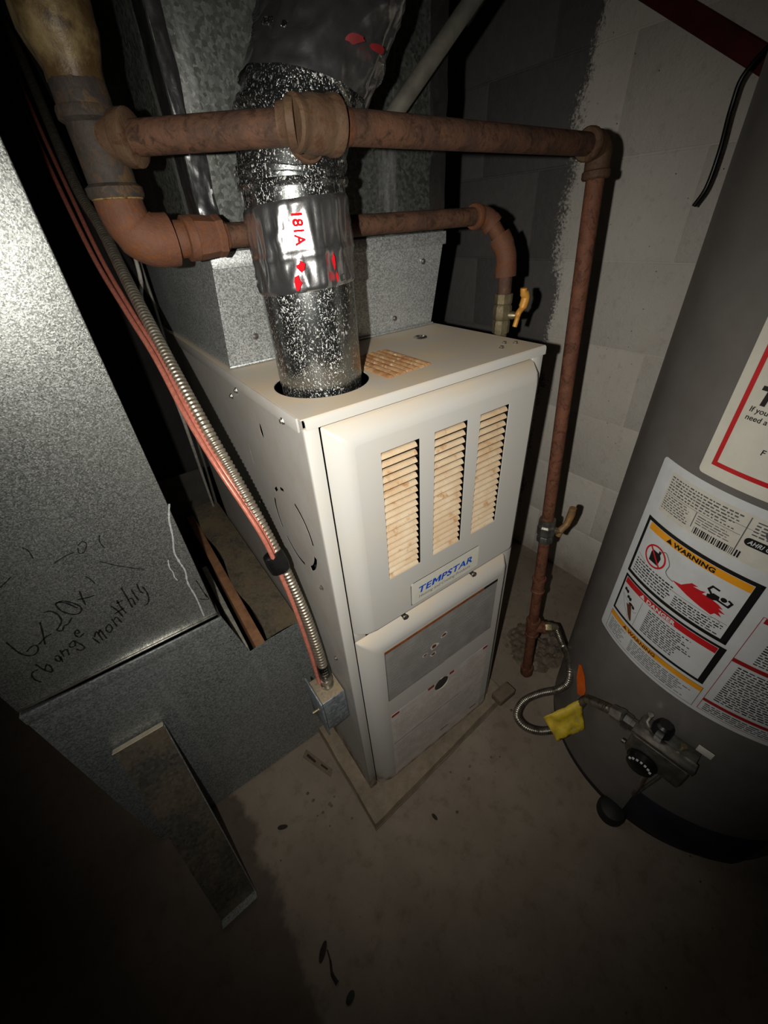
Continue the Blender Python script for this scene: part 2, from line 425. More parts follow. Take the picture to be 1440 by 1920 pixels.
# broken concrete around the hole at the foot of the gas drop
bm = bmesh.new()
bmesh.ops.create_grid(bm, x_segments=40, y_segments=40, size=.11)
for v in bm.verts:
    d = Vector((v.co.x/.11, v.co.y/.10)).length; fall = max(0, 1-d**2)
    n = mnoise.noise(v.co*38)*.6 + mnoise.noise(v.co*95)*.5
    v.co.z = -.002 + fall*(.010 + n*.022)
    v.co += Vector((.646, .020, .0))
struct(finish('trim_2', bm, 'rubble', None, True, 30))['label'] = 'broken rubbly concrete on the floor beside the gas drop'
# dark red strip fixed slantwise to the wall
bm = box_bm(-.36, .36, -.0165, .0165, -.008, .008, .002, 1)
o = finish('trim_3', bm, 'red_board'); struct(o); o['label'] = 'dark red strip slanting across the white wall'
o.matrix_world = Matrix.Translation((XW-.009, .19, 1.372)) @ Matrix(((0, 0, 1), (.857, -.515, 0), (.515, .857, 0))).to_4x4()

# ================================================================== FURNACE
W, H = .394, .952
fur = thing('furnace', (.197, .36, .02), 'grey gas furnace with louvred upper door and rusty tan slats, standing on the concrete pad', 'furnace')
# left side panel with knock-out slots and an oval hole
kc = (.108, .742)
holes = [band(*kc, .066, .0030, -28, 23), band(*kc, .066, .0030, 114, 172), band(*kc, .066, .0030, -100, -43),
         band(*kc, .066, .004, 192, 236), band(*kc, .066, .003, 44, 58), band(*kc, .066, .0026, 70, 84), circ(.149, .889, .0042, 18, .011),
         rect(.236, .2385, .80, .835)]
side = finish('side_panel', panel_bm(rect(.0, .72, .02, .951), holes, lambda y, z: (0, y, z), .0003, (-1, 0, 0)), 'furnace_side', fur)
finish('side_panel', panel_bm(rect(.0, .72, .02, .951), [], lambda y, z: (W, y, z), .0012, (1, 0, 0)), 'furnace_side', fur)
box('slot_shade_sheet', (.022, .023, .02, .70, .03, .945), 'inside_dark', fur, 0)  # added dark sheet that stands in for the shade behind the side slots
box('back_panel', (.0015, W-.0015, .7185, .72, .02, .951), 'furnace_side', fur, 0)
box('bottom_panel', (.0015, W-.0015, .004, .7185, .021, .024), 'inside_dark', fur, 0)
box('front_flange', (-.0002, .0175, -.0022, .004, .02, .9405), 'furnace_paint', fur, .0012)
box('front_flange', (.3705, W+.0002, -.0022, .004, .02, .9405), 'furnace_paint', fur, .0012)
box('heat_baffle', (.003, W-.003, .035, .036, .03, .945), 'inside_dark', fur, 0)
# lid with the vent hole
VX, VY, VR = .076, .095, .0515
lid = finish('lid', panel_bm(rect(-.0015, W+.0015, -.0015, .72), [circ(VX, VY, .0605, 48)], lambda x, y: (x, y, H), .0014, (0, 0, 1)), 'furnace_paint', fur)
bm = bmesh.new()                                       # rolled front lip
prof = [(.0, H), (-.002, H-.0004), (-.0036, H-.002), (-.0042, H-.005), (-.0042, H-.0125), (-.003, H-.0125), (-.0028, H-.004), (.0, H-.0013)]
for a, b, n in ((.002, W+.002, 1),):
    A = [bm.verts.new((a, y, z)) for y, z in prof]; B = [bm.verts.new((b, y, z)) for y, z in prof]
    for i in range(len(prof)): j = (i+1) % len(prof); bm.faces.new((A[i], A[j], B[j], B[i]))
    bm.faces.new(A[::-1]); bm.faces.new(B)
bmesh.ops.recalc_face_normals(bm, faces=list(bm.faces))
finish('front_lip', bm, 'furnace_paint', lid, True, 30)
box('side_lip', (-.0034, -.0002, .006, .72, H-.017, H-.0004), 'furnace_side', lid, .0012)
box('side_lip', (W+.0002, W+.0034, .002, .72, H-.017, H-.0004), 'furnace_side', lid, .0012)
# rusty embossed vent louvres in the lid
for i in range(7):
    x = .142 + i*.0112
    bm = bmesh.new(); y0, y1 = .04 + i*.001, .155
    pf = [(0, 0), (.002, .0026), (.0065, .0028), (.0085, .0004)]
    A = [bm.verts.new((x+dx, y0+dz*.8, H+dz)) for dx, dz in pf]; B = [bm.verts.new((x+dx, y1-dz*.8, H+dz)) for dx, dz in pf]
    for k in range(3): bm.faces.new((A[k], B[k], B[k+1], A[k+1]))
    bm.faces.new(A); bm.faces.new(B[::-1]); bm.faces.new((A[0], A[3], B[3], B[0]))
    bmesh.ops.recalc_face_normals(bm, faces=list(bm.faces)); finish('lid_louver', bm, 'lid_rust', lid, True, 50)
# chrome hole plug and screws
lathe('hole_plug', (.303, .173, H), (0, 0, 1), [(0, .0105), (.0015, .0115), (.003, .010), (.0035, .0075), (.001, .006), (.0008, .0002)], 'steel_bright', lid, 20)
def screw(x, y, z, ax, par, r=.0036):
    lathe('screw', (x, y, z), ax, [(-.001, r*.9), (.0006, r*1.5), (.001, r*1.45), (.0012, r*.95), (.0032, r*.9), (.0036, r*.6), (.0037, .0001)], 'steel_bright', par, 8, 30)
for x, y in ((.341, .033), (.374, .035), (.363, .047)): screw(x, y, H, (0, 0, 1), lid, .0026)
for y, z in ((.216, .929), (.251, .912), (.046, .937), (.261, .713), (.041, .492), (.038, .673)): screw(-.0012 if z < .93 else -.0034, y, z, (-1, 0, 0), side, .003)

def raised_door(name, x0, x1, z0, z1, fx0, fx1, fz0, fz1, dep, holes, mat, rad=.006):
    """flange sheet that steps out through a bevel to a raised face (with real openings)"""
    base, top = -.001, -dep
    bm = panel_bm(rrect(fx0, fx1, fz0, fz1, rad), holes, lambda x, z: (x, top, z), .0012, (0, -1, 0))
    lo_ = rrect(x0, x1, z0, z1, .002); hi_ = rrect(fx0, fx1, fz0, fz1, rad)
    ks = [(0, 0), (.10, .32), (.55, .86), (.85, .98), (1, 1)]
    rings = []
    for a, d in ks: rings.append([bm.verts.new(((1-a)*p[0]+a*q[0], base + (top-base)*d, (1-a)*p[1]+a*q[1])) for p, q in zip(lo_, hi_)])
    for A, B in zip(rings, rings[1:]):
        for i in range(len(A)): j = (i+1) % len(A); bm.faces.new((A[i], A[j], B[j], B[i]))
    bm.normal_update()
    return finish(name, bm, mat, fur, True, 38)
LB = [(.0825, .142), (.1665, .2255), (.249, .3075)]; LZ0, LZ1, NL = .682, .892, 19
updoor = raised_door('upper_door', .0195, .3685, .586, .9375, .048, .364, .590, .912, .0205, [rect(a, b, LZ0, LZ1) for a, b in LB], 'furnace_paint')
box('door_foot', (.0195, .040, -.0022, -.0008, .5645, .588), 'furnace_paint', updoor, .0005)
pitch = (LZ1-LZ0)/NL
bm = bmesh.new(); Lw = LB[0][1]-LB[0][0]
pf = [(.0022, .0012), (.0002, .0016), (-.0022, .0004), (-.0040, -.0016), (-.0048, -.0036), (-.0040, -.0043), (-.002, -.0020), (.0018, .0004)]
A = [bm.verts.new((.0004, y, z)) for y, z in pf]; B = [bm.verts.new((Lw-.0046, y, z)) for y, z in pf]
for i in range(len(pf)): j = (i+1) % len(pf); bm.faces.new((A[i], A[j], B[j], B[i]))
bm.faces.new(A[::-1]); bm.faces.new(B); bmesh.ops.recalc_face_normals(bm, faces=list(bm.faces))
lv = finish('louver', bm, 'louver_tan', None, True, 40); first = True
for a, b in LB:
    for i in range(NL):
        o = lv if first else lv.copy()
        if not first: COL.objects.link(o); o.parent = None
        first = False
        o.location = (a, -.0165, LZ1 - pitch*(i+.5)); attach(o, updoor)
# maker's plate
fl = lambda off: (lambda x, z: (x, -.0205-off, z))
plate = finish('brand_plate', panel_bm(rrect(.122, .2735, .5985, .6455, .004), [], lambda x, z: (x, -.0213, z), .0007, (0, -1, 0)), 'label_warm', updoor)
tag(plate, 'pale maker\'s plate with slanting blue lettering')
hh = .0136; bp = []; cx_ = 0.0                      # heavy slanting capitals
for part in ('TE', None, 'PSTAR'):
    if part:
        q_, wd = text_polys(part, .0188, .028, 0, 1.06, 1.05); x0_ = min(x for p in q_ for x, y in p); bp += shift(q_, cx_-x0_, 0); cx_ += wd-x0_+.0016
    else:                                              # the M, drawn as one block letter
        w_ = .0150; st = .0038
        bp += [rect(cx_, cx_+st, 0, hh), rect(cx_+w_-st, cx_+w_, 0, hh), [(cx_+st, hh), (cx_+st, hh-.005), (cx_+w_/2, .0018), (cx_+w_/2, .0072)], [(cx_+w_-st, hh), (cx_+w_/2, .0072), (cx_+w_/2, .0018), (cx_+w_-st, hh-.005)]]
        cx_ += w_ + .0018
s = .126/cx_; print_obj('blue_lettering', [[(x*s + .134 + y*.25, y + .6175) for x, y in p] for p in bp], 'ink_blue', fl(.0011), plate)
sp, sw = text_polys('Heating and Cooling Products', .0088, 0, .25)
s = .118/sw; print_obj('small_lettering', [[(x*s + .136, y + .6065) for x, y in p] for p in sp], 'ink_grey', fl(.0011), plate)
print_obj('edge_line', stroke2([(.122, .5985), (.1215, .642), (.127, .6462), (.27, .6462)], .0016), 'ink_black', fl(.0004), plate)
for x in (.105, .262): lathe('door_screw', (x, -.0215, .5835), (0, -1, 0), [(-.012, .003), (0, .0034), (.0015, .0046), (.004, .0042), (.0052, .002), (.0054, .0001)], 'steel_bright', updoor, 10)
# lower door with its paper sheets
lowdoor = raised_door('lower_door', .0195, .3685, .030, .5635, .056, .356, .044, .533, .0215, [circ(.197, .295, .0195, 28)], 'furnace_paint', .012)
f2 = lambda off: (lambda x, z: (x, -.0215-off, z))
box('sight_window', (.172, .222, -.0185, -.0165, .27, .32), 'sheet_inner', lowdoor, 0)
sg = finish('instruction_sheet', panel_bm(rect(.060, .338, .372, .5215), [], lambda x, z: (x, -.0219, z), .0004, (0, -1, 0)), 'sticker_grey', lowdoor)
tag(sg, 'faded grey instruction sheet with a rusty orange top edge')
print_obj('orange_edge', [rect(.060, .300, .5175, .5245)], 'sticker_rust', f2(.0008), sg)
print_obj('black_edge', [rect(.300, .338, .5175, .5245)], 'ink_black', f2(.0008), sg)
print_obj('frame_line', stroke2([(.0605, .518), (.0605, .372), (.20, .372)], .0012), 'ink_grey', f2(.0008), sg)
for k, q in enumerate(((.068, .20, .385, .503, 14), (.212, .325, .42, .505, 9))): print_obj('fine_print', text_lines(*q, .32, 3+k), 'ink_ghost', f2(.0007), sg)
def blob(u, z, r, sd, ry=None):
    rg = random.Random(sd); return [(u + r*(.6+.5*rg.random())*math.cos(a), z + (ry or r)*(.6+.5*rg.random())*math.sin(a)) for a in [2*math.pi*k/11 for k in range(11)]]
for k, (u_, z_, r_, ry_) in enumerate(((.172, .447, .0075, .006), (.197, .462, .007, .0045), (.150, .438, .005, .003), (.170, .425, .0055, .004))):
    print_obj('pale_scuff', [blob(u_, z_, r_*1.7, 70+k, ry_*1.7)], 'sticker_white', f2(.0008), sg)
    print_obj('dark_scuff', [blob(u_, z_, r_, 60+k, ry_)], 'ink_brown', f2(.0009), sg)
wl = finish('wiring_sheet', panel_bm(rect(.062, .336, .052, .3135), [circ(.197, .295, .0196, 28)], lambda x, z: (x, -.0219, z), .0004, (0, -1, 0)), 'sticker_white', lowdoor)
tag(wl, 'pale dusty wiring sheet with red corner marks')
for a_, b_ in ((.063, .082), (.158, .175), (.219, .232), (.322, .336)): print_obj('red_mark', [rect(a_, b_, .3055, .3135)], 'ink_darkred', f2(.0008), wl)
print_obj('dark_line', stroke2([(.064, .196), (.20, .196), (.262, .196)], .0016), 'ink_grey', f2(.0008), wl)
print_obj('dark_line', [rect(.20, .224, .084, .088)], 'ink_grey', f2(.0008), wl)
print_obj('dark_line', [rect(.30, .322, .072, .077)], 'ink_grey', f2(.0008), wl)
for k, q in enumerate(((.070, .135, .21, .290, 10), (.150, .235, .205, .268, 8), (.245, .325, .215, .298, 9), (.07, .13, .09, .185, 9), (.15, .31, .10, .185, 9))): print_obj('fine_print', text_lines(*q, .3, 5+k), 'ink_faint', f2(.0007), wl)
# gas inlet valve on the right side of the cabinet is part of the gas piping (below)
o = box('wood_shim', (.392, .452, -.052, -.018, .0215, .045), 'wood_shim', None, .004)
o.rotation_euler = (0, 0, 0); tag(o, 'small grey wedge lying at the right front foot of the furnace', 'wedge')

# ================================================================== SUPPLY PLENUM ON THE FURNACE
ple = thing('supply_plenum', (.2, .47, H), 'tall galvanised supply duct rising from the back of the furnace lid', 'duct')
zc = 1.088
bm = bmesh.new()
q0 = [(.006, .243, H+.0015), (.388, .243, H+.0015), (.388, .705, H+.0015), (.006, .705, H+.0015)]; q1 = [(.012, .219, zc), (.394, .219, zc), (.394, .715, zc), (.012, .715, zc)]
A = [bm.verts.new(v) for v in q0]; B = [bm.verts.new(v) for v in q1]
for i in range(4): bm.faces.new((A[i], A[(i+1) % 4], B[(i+1) % 4], B[i]))
bm.faces.new(A[::-1]); bm.faces.new(B)
bmesh.ops.bevel(bm, geom=[e for e in bm.edges if abs((e.verts[0].co-e.verts[1].co).z) > .05], offset=.0015, segments=2, affect='EDGES')
finish('transition', bm, 'galv_fine', ple, True, 40)
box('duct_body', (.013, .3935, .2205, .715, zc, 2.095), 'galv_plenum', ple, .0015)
box('crease_flange', (.0105, .3955, .2165, .2235, zc-.012, zc+.006), 'galv_fine', ple, .0012)
box('bottom_flange', (.004, .389, .2385, .2445, H+.0008, H+.004), 'galv_fine', ple, .001)
def crinkle(name, x0, x1, z0, z1, yb, par, seed=0, amp=.0022, nx=10, nz=60, side=False):
    bm = bmesh.new(); G = []
    for j in range(nz+1):
        row = []
        for i in range(nx+1):
            u, v_ = i/nx, j/nz; ed = min(1, 6*min(u, 1-u))
            p = Vector((x0 + (x1-x0)*u, 0, z0 + (z1-z0)*v_)); k = (mnoise.noise(Vector((p.x*70+seed, 0, p.z*28))) + .5*mnoise.noise(Vector((p.x*180, seed, p.z*90))))
            xx = p.x + (mnoise.noise(Vector((seed, p.z*30, i > nx/2)))*.003 if i in (0, nx) else 0)
            row.append(bm.verts.new((xx, yb - .0006 - abs(k)*amp*ed, p.z) if not side else (yb - .0006 - abs(k)*amp*ed, xx, p.z)))
        G.append(row)
    for j in range(nz):
        for i in range(nx): bm.faces.new((G[j][i], G[j][i+1], G[j+1][i+1], G[j+1][i]))
    r = bmesh.ops.solidify(bm, geom=list(bm.faces), thickness=.0003)
    bmesh.ops.recalc_face_normals(bm, faces=list(bm.faces))
    return finish(name, bm, 'foil_tape', par, True, 60)
crinkle('foil_tape', .0135, .036, 1.096, 1.19, .2205, ple, 3, .0035)
crinkle('foil_tape', .0135, .028, 1.192, 1.62, .2205, ple, 9, .0018, 8, 90)
crinkle('foil_tape', .224, .262, 1.10, 1.62, .013, ple, 5, .0022, 10, 100, True)
crinkle('foil_tape', .362, .393, 1.108, 1.62, .2205, ple, 15, .0022, 8, 100)
for x, z in ((.352, 1.055), (.30, .975), (.05, .99)):
    lathe('screw', (x, .243-(z-H)*.176-.001, z), (0, -1, 0), [(-.001, .003), (.0008, .0045), (.001, .003), (.003, .0028), (.0034, .0001)], 'steel_bright', ple, 8, 30)

# ================================================================== VENT PIPE
ven = thing('vent_pipe', (VX, VY, H), 'shiny spangled metal flue pipe rising through the hole in the furnace lid', 'flue pipe')
lathe('lower_pipe', (VX, VY, H-.045), (0, 0, 1), [(0, VR-.0015), (.03, VR-.001), (.048, VR-.0008), (.05, VR), (.175, VR)], 'vent_metal', ven, 64)
lathe('inner_collar', (VX, VY, H-.05), (0, 0, 1), [(0, VR-.006), (.03, VR-.006), (.0302, VR+.003), (.034, VR+.003), (.0342, VR-.002)], 'galv_dusty', ven, 48)
zt0, zt1 = 1.058, 1.134
bm = bmesh.new(); n, mz = 96, 26; G = []
for j in range(mz+1):
    row = []
    for i in range(n):
        t_ = 2*math.pi*i/n; v_ = j/mz; c_, s_ = math.cos(t_), math.sin(t_)
        k = mnoise.noise(Vector((c_*5.5, s_*5.5, v_*1.6))) ; k2 = mnoise.noise(Vector((c_*12, s_*12, v_*6+4)))
        ridge = max(0, 1-abs(mnoise.noise(Vector((c_*3.2, s_*3.2, v_*.9+7)))*6))
        rr = VR + .0012 + max(0, k)*.0034 + ridge*.0022 + k2*.0003 + .0014*math.exp(-((v_-.42)/.04)**2)
        if j in (0, mz): rr = VR + .0006
        zz = zt0 + (zt1-zt0)*v_ + .004*math.sin(t_+2.3)
        row.append(bm.verts.new((VX + rr*c_, VY + rr*s_, zz)))
    G.append(row)
for j in range(mz):
    for i in range(n): bm.faces.new((G[j][i], G[j][(i+1) % n], G[j+1][(i+1) % n], G[j+1][i]))
tape = finish('foil_wrap', bm, 'foil_tape', ven, True, 70); tag(tape, 'crinkled foil tape printed with red marks')
def on_vent(R):
    return lambda u, z: (VX + R*math.cos(u/R), VY + R*math.sin(u/R), z)
RV = VR + .0064; ua = math.radians(247)*RV
tp, tw = text_polys('181A', .0130, .03)
rotp = [[(ua - .008 + y*1.0, 1.126 - x*.95) for x, y in p] for p in tp]
print_obj('red_lettering', rotp, 'foil_red', on_vent(RV), tape, .004)
for k, (du, z_, r_, ry_) in enumerate(((-.006, 1.082, .005, .005), (-.012, 1.068, .004, .008), (.028, 1.084, .0022, .008), (.030, 1.070, .002, .005))):
    print_obj('red_print', [blob(ua+du, z_, r_, 1+k, ry_)], 'foil_red', on_vent(RV), tape, .004)
lathe('upper_pipe', (VX, VY, 1.106), (0, 0, 1), [(0, VR), (.038, VR), (.0385, VR+.003), (.0415, VR+.0042), (.0445, VR+.003), (.045, VR+.0005), (.048, VR+.0005), (.049, VR+.0028), (.051, VR+.0028), (.052, VR)], 'vent_metal', ven, 64)
# gored offset elbow
path = [Vector((VX, VY, 1.150)), Vector((VX+.004, VY, 1.176)), Vector((VX+.026, VY+.002, 1.212)), Vector((VX+.058, VY+.004, 1.246)), Vector((VX+.078, VY+.004, 1.282)), Vector((VX+.080, VY+.004, 1.31))]
for i in range(len(path)-1):
    d = path[i+1]-path[i]; L = d.length
    lathe('elbow_gore', path[i]-d*.06, d, [(0, VR-.001), (L*.06, VR), (L*.10, VR+.0032), (L*.20, VR+.0034), (L*.26, VR), (L*.98, VR-.001), (L*1.12, VR-.0012)], 'vent_metal', ven, 56)
lathe('stack_pipe', (VX+.080, VY+.004, 1.30), (0, 0, 1), [(0, VR), (.794, VR)], 'vent_metal', ven, 56)
bm = bmesh.new(); G = []; n, mz = 80, 40; c0, c1 = Vector((VX+.026, VY+.002, 1.206)), Vector((VX+.082, VY+.004, 1.33))
for j in range(mz+1):
    row = []; v_ = j/mz
    p = path[2].lerp(path[4], min(1, v_*1.35)) if v_ < .74 else Vector((VX+.079, VY+.004, 1.282 + (v_-.74)*.2))
    for i in range(n):
        t_ = 2*math.pi*i/n; c_, s_ = math.cos(t_), math.sin(t_)
        k = mnoise.noise(Vector((c_*4, s_*4, v_*4))); k2 = mnoise.noise(Vector((c_*13, s_*13, v_*11)))
        ridge = max(0, 1-abs(mnoise.noise(Vector((c_*2.6, s_*2.6, v_*2.5+3)))*5))
        rr = VR + .0048 + max(0, k)*.005 + ridge*.003 + k2*.0012
        row.append(bm.verts.new(p + Vector((rr*c_, rr*s_, .25*rr*c_*-(.9 if v_ < .74 else 0)))))
    G.append(row)
for j in range(mz):
    for i in range(n): bm.faces.new((G[j][i], G[j][(i+1) % n], G[j+1][(i+1) % n], G[j+1][i]))
ft2 = finish('foil_wrap', bm, 'foil_tape', ven, True, 70)
RV2 = VR + .0125; cx2 = VX+.062
for k, (dg_, z_) in enumerate(((256, 1.236), (276, 1.232))):
    print_obj('red_print', [blob(RV2*math.radians(dg_), z_, .011, 7+k, .0035)], 'ink_dullred', lambda u, z: (cx2 + RV2*math.cos(u/RV2), VY+.004 + RV2*math.sin(u/RV2), z), ft2, .004)

# ================================================================== GAS PIPING
gas = thing('gas_piping', (.529, -.029, 0), 'rusty brown gas pipe running across the flue and down to the floor', 'gas pipe')
R = .0125
Vx, Vy = -.074, .165                                        # the riser at the left
E_ = Vector((.53, .057, 1.18)); T_ = Vector((.069, .022, 1.180)); J_ = Vector((Vx, Vy, 1.186)); B_ = Vector((.529, -.029, .006))
def seg(name, a, b, r, mat, n=18): return tube(name, [a, b], r, mat, gas, n)
# riser
tube('riser_pipe', [(Vx, Vy, 1.20), (Vx, Vy, 2.09)], .0185, 'rust_dark', gas, 20)
bm = bmesh.new(); G = []
for j in range(46):
    z = 1.222 + j*.0072; base = .0215 + .0080*min(1, max(0, (z-1.228)/.02)) ; row = []
    for i in range(32):
        t_ = 2*math.pi*i/32; k = mnoise.noise(Vector((math.cos(t_)*2.2, math.sin(t_)*2.2, z*40)))*.0022 + mnoise.noise(Vector((math.cos(t_)*6, math.sin(t_)*6, z*110)))*.0009
        row.append(bm.verts.new((Vx + (base+k)*math.cos(t_), Vy + (base+k)*math.sin(t_), z)))
    G.append(row)
for a, b in zip(G, G[1:]):
    for i in range(32): bm.faces.new((a[i], a[(i+1) % 32], b[(i+1) % 32], b[i]))
bm.faces.new(G[0][::-1]); bm.faces.new(G[-1])
finish('riser_wrap', bm, 'wrap_tape', gas, True, 60)
lathe('riser_coupling', (Vx, Vy, 1.204), (0, 0, 1), [(0, .019), (.0, .0208), (.003, .0218), (.018, .0216), (.024, .02)], 'rust_dark', gas, 24)
# big tee on the riser
lathe('riser_tee', (Vx, Vy, 1.145), (0, 0, 1), fit_prof(.062, .0205, .0235, .008), 'rust_dark', gas, 28)
dirL = (T_-J_).normalized()
lathe('tee_branch', J_ + dirL*.012, dirL, [(0, .017), (.012, .0165), (.0125, .0195), (.016, .0205), (.024, .0205), (.0255, .0185), (.026, .0128)], 'rust_fitting', gas, 26)
seg('main_pipe', J_ + dirL*.03, T_ - dirL*.018, R, 'rust_pipe')
# centre tee
dR = (E_-T_).normalized()
lathe('centre_tee', T_ - dR*.0225, dR, [(0, R), (0, .0160), (.002, .0180), (.0055, .0182), (.0075, .0172), (.010, .0176), (.016, .0188), (.030, .0188), (.034, .0186), (.036, .0200), (.0415, .0202), (.043, .0180), (.043, R)], 'rust_fitting', gas, 34)
lathe('tee_plug', T_ + Vector((0, .004, -.001)), (0, .96, -.28), [(0, .0150), (.016, .0152), (.0165, .0172), (.0195, .0172), (.020, .012), (.020, .0001)], 'rust_fitting', gas, 26)
lathe('tee_collar', T_ - dR*.020, -dirL - dR*.3, [(-.002, .0125), (-.002, .0160), (.004, .0162), (.006, .0140), (.012, .0130)], 'rust_fitting', gas, 26)
lathe('thread_band', T_ + dR*.022, dR, [(0, R*1.03), (.010, R*1.06), (.011, R)], 'rust_orange', gas, 24)
seg('main_pipe', T_ + dR*.02, E_ - dR*.022, R, 'rust_pipe')
# corner elbow and drop
dD = (B_-E_).normalized()
arc = [E_ - dR*.028, E_ - dR*.018, E_ - dR*.007 + dD*.001, E_ + dR*.0 + dD*.007, E_ + dD*.018, E_ + dD*.030]
finish('corner_elbow', tube_bm(catmull(arc, 5), .0168, 22), 'rust_fitting', gas, True, 50)
lathe('elbow_collar', E_ - dR*.036, dR, [(0, R), (0, .0172), (.002, .0188), (.008, .0188), (.010, .0165)], 'rust_fitting', gas, 24)
lathe('elbow_collar', E_ + dD*.026, dD, [(0, .0165), (.002, .0188), (.009, .0188), (.011, .017), (.011, R)], 'rust_fitting', gas, 24)
def on_drop(z): return E_ + (B_-E_)*((E_.z - z)/(E_.z - B_.z))
seg('drop_pipe', on_drop(1.15), on_drop(.55), R, 'pipe_drop')
vb = on_drop(.56)
val = lathe('drop_valve', vb, dD, [(0, R), (0, .018), (.012, .0185), (.014, .0165), (.018, .0195), (.038, .0195), (.042, .0165), (.046, .0185), (.058, .018), (.058, R)], 'steel_dull', gas, 8, 30)
hx = vb + dD*.028
lathe('valve_stem', hx, (.6, -.8, 0), [(0, .008), (.024, .0075), (.026, .006), (.032, .006)], 'brass_valve', val, 14)
hb = hx + Vector((.6, -.8, 0)).normalized()*.028
bm = tube_bm([hb + Vector((-.002, 0, -.012)), hb + Vector((.003, -.001, .004)), hb + Vector((.016, -.004, .014)), hb + Vector((.022, -.005, .040)), hb + Vector((.023, -.005, .056))], [.006, .0075, .0075, .0085, .0075], 10)
finish('valve_handle', bm, 'handle_worn', val, True, 60)
seg('drop_pipe', on_drop(.51), on_drop(.225), R*.98, 'pipe_drop')
lathe('coupling', on_drop(.39), dD, fit_prof(.045, .0145, .0158, .005), 'pipe_drop', gas, 22)
lathe('drip_tee', on_drop(.245), dD, fit_prof(.058, .0155, .0172, .006), 'pipe_drop', gas, 24)
tb = on_drop(.216); dB = Vector((.75, -.62, -.02)).normalized()
lathe('tee_branch', tb, dB, [(0, .0145), (.022, .0145), (.0225, .0168), (.029, .0168), (.03, .0128)], 'pipe_drop', gas, 22)
seg('drip_leg', on_drop(.20), on_drop(.045), R*.98, 'pipe_drop')
lathe('drip_cap', on_drop(.05), dD, [(0, R), (0, .0168), (.004, .0172), (.026, .0165), (.034, .012), (.037, .0001)], 'pipe_drop', gas, 22)
# lower branch: elbow off the riser, union, pipe behind the flue to the furnace inlet
LP = Vector((Vx, .160, 1.110))
arc = [Vector((Vx, Vy, 1.15)), Vector((Vx, Vy, 1.136)), Vector((Vx+.004, Vy-.002, 1.121)), Vector((Vx+.016, .161, 1.1115)), Vector((Vx+.030, .160, 1.110)), Vector((Vx+.036, .160, 1.110))]
finish('branch_elbow', tube_bm(catmull(arc, 5), [.0215]*11 + [.0235]*10 + [.0235]*5, 26), 'rust_orange', gas, True, 60)
lathe('crusted_thread', (Vx, Vy, 1.143), (0, 0, 1), [(0, .0195), (.001, .0224), (.007, .0218), (.010, .0195)], 'rust_crust', gas, 26)
ux = Vector((1, 0, 0))
un = lathe('union', (Vx+.0385, .16, 1.110), ux, [(0, .0155), (.003, .0168), (.010, .0168), (.011, .0205), (.020, .0205), (.021, .0175)], 'rust_orange', gas, 26, 35)
lathe('union_nut', (Vx+.058, .16, 1.110), ux, [(0, .017), (.001, .0205), (.010, .0198), (.022, .0182), (.024, .0195), (.030, .0195), (.031, .016), (.035, .014)], 'rust_orange', un, 8, 30)
tube('branch_pipe', [(Vx+.09, .16, 1.110), (.408, .16, 1.110)], .0118, 'rust_pipe', gas, 18)
arc = [(.398, .16, 1.110), (.412, .159, 1.1095), (.424, .155, 1.105), (.4305, .149, 1.096)]
finish('street_elbow', tube_bm(catmull(arc, 5), [.0165]*4 + [.0148]*8 + [.016]*4, 22), 'rust_orange', gas, True, 60)
lathe('elbow_collar', (.396, .16, 1.110), ux, [(0, .012), (0, .0158), (.002, .0172), (.008, .0172), (.010, .0155)], 'rust_orange', gas, 22)
tube('nipple', [(.4295, .150, 1.098), (.4385, .138, 1.078)], .0112, 'rust_orange', gas, 18)
arc = [(.4365, .141, 1.083), (.441, .134, 1.070), (.4425, .128, 1.056), (.4425, .126, 1.04), (.4425, .125, 1.028)]
finish('lower_elbow', tube_bm(catmull(arc, 5), [.0168]*6 + [.0158]*8 + [.0165]*7, 22), 'rust_orange', gas, True, 60)
tube('nipple', [(.4425, .125, 1.03), (.4425, .124, .998)], .0108, 'rust_pipe', gas, 18)
v2 = lathe('inlet_valve', (.4425, .124, 1.004), (0, 0, -1), [(0, .0108), (0, .0142), (.014, .0142), (.016, .0128), (.020, .0150), (.036, .0152), (.040, .0132), (.044, .0145), (.060, .0142), (.060, .0108), (.09, .0108)], 'brass_valve', gas, 8, 30)
hb = Vector((.4425, .104, .978))
lathe('valve_stem', (.4425, .122, .972), (.35, -.9, 0), [(0, .007), (.017, .0065), (.022, .005)], 'brass_valve', v2, 12)
finish('valve_handle', tube_bm(catmull([(.449, .100, .955), (.452, .099, .968), (.452, .098, .976), (.461, .098, .984), (.465, .098, .998), (.459, .098, 1.006), (.458, .098, 1.012)], 4), [.004]*6+[.0048]*6+[.007]*8+[.0055]*5, 10), 'handle_yellow', v2, True, 70)
tube('inlet_nipple', [(.4425, .124, .92), (.4425, .124, .905), (.432, .124, .897), (.38, .124, .897)], .0108, 'rust_pipe', gas, 16, 4)

# thin grey conduit slanting up in front of the plenum
o = tube('slanted_conduit', [(.250, .214, 1.197), (.272, .196, 1.2155), (.47, .192, 1.384), (1.0, .18, 1.835)], .0105, 'conduit_grey', None, 16); tag(o, 'thin grey conduit slanting up to the right behind the flue elbow', 'conduit')

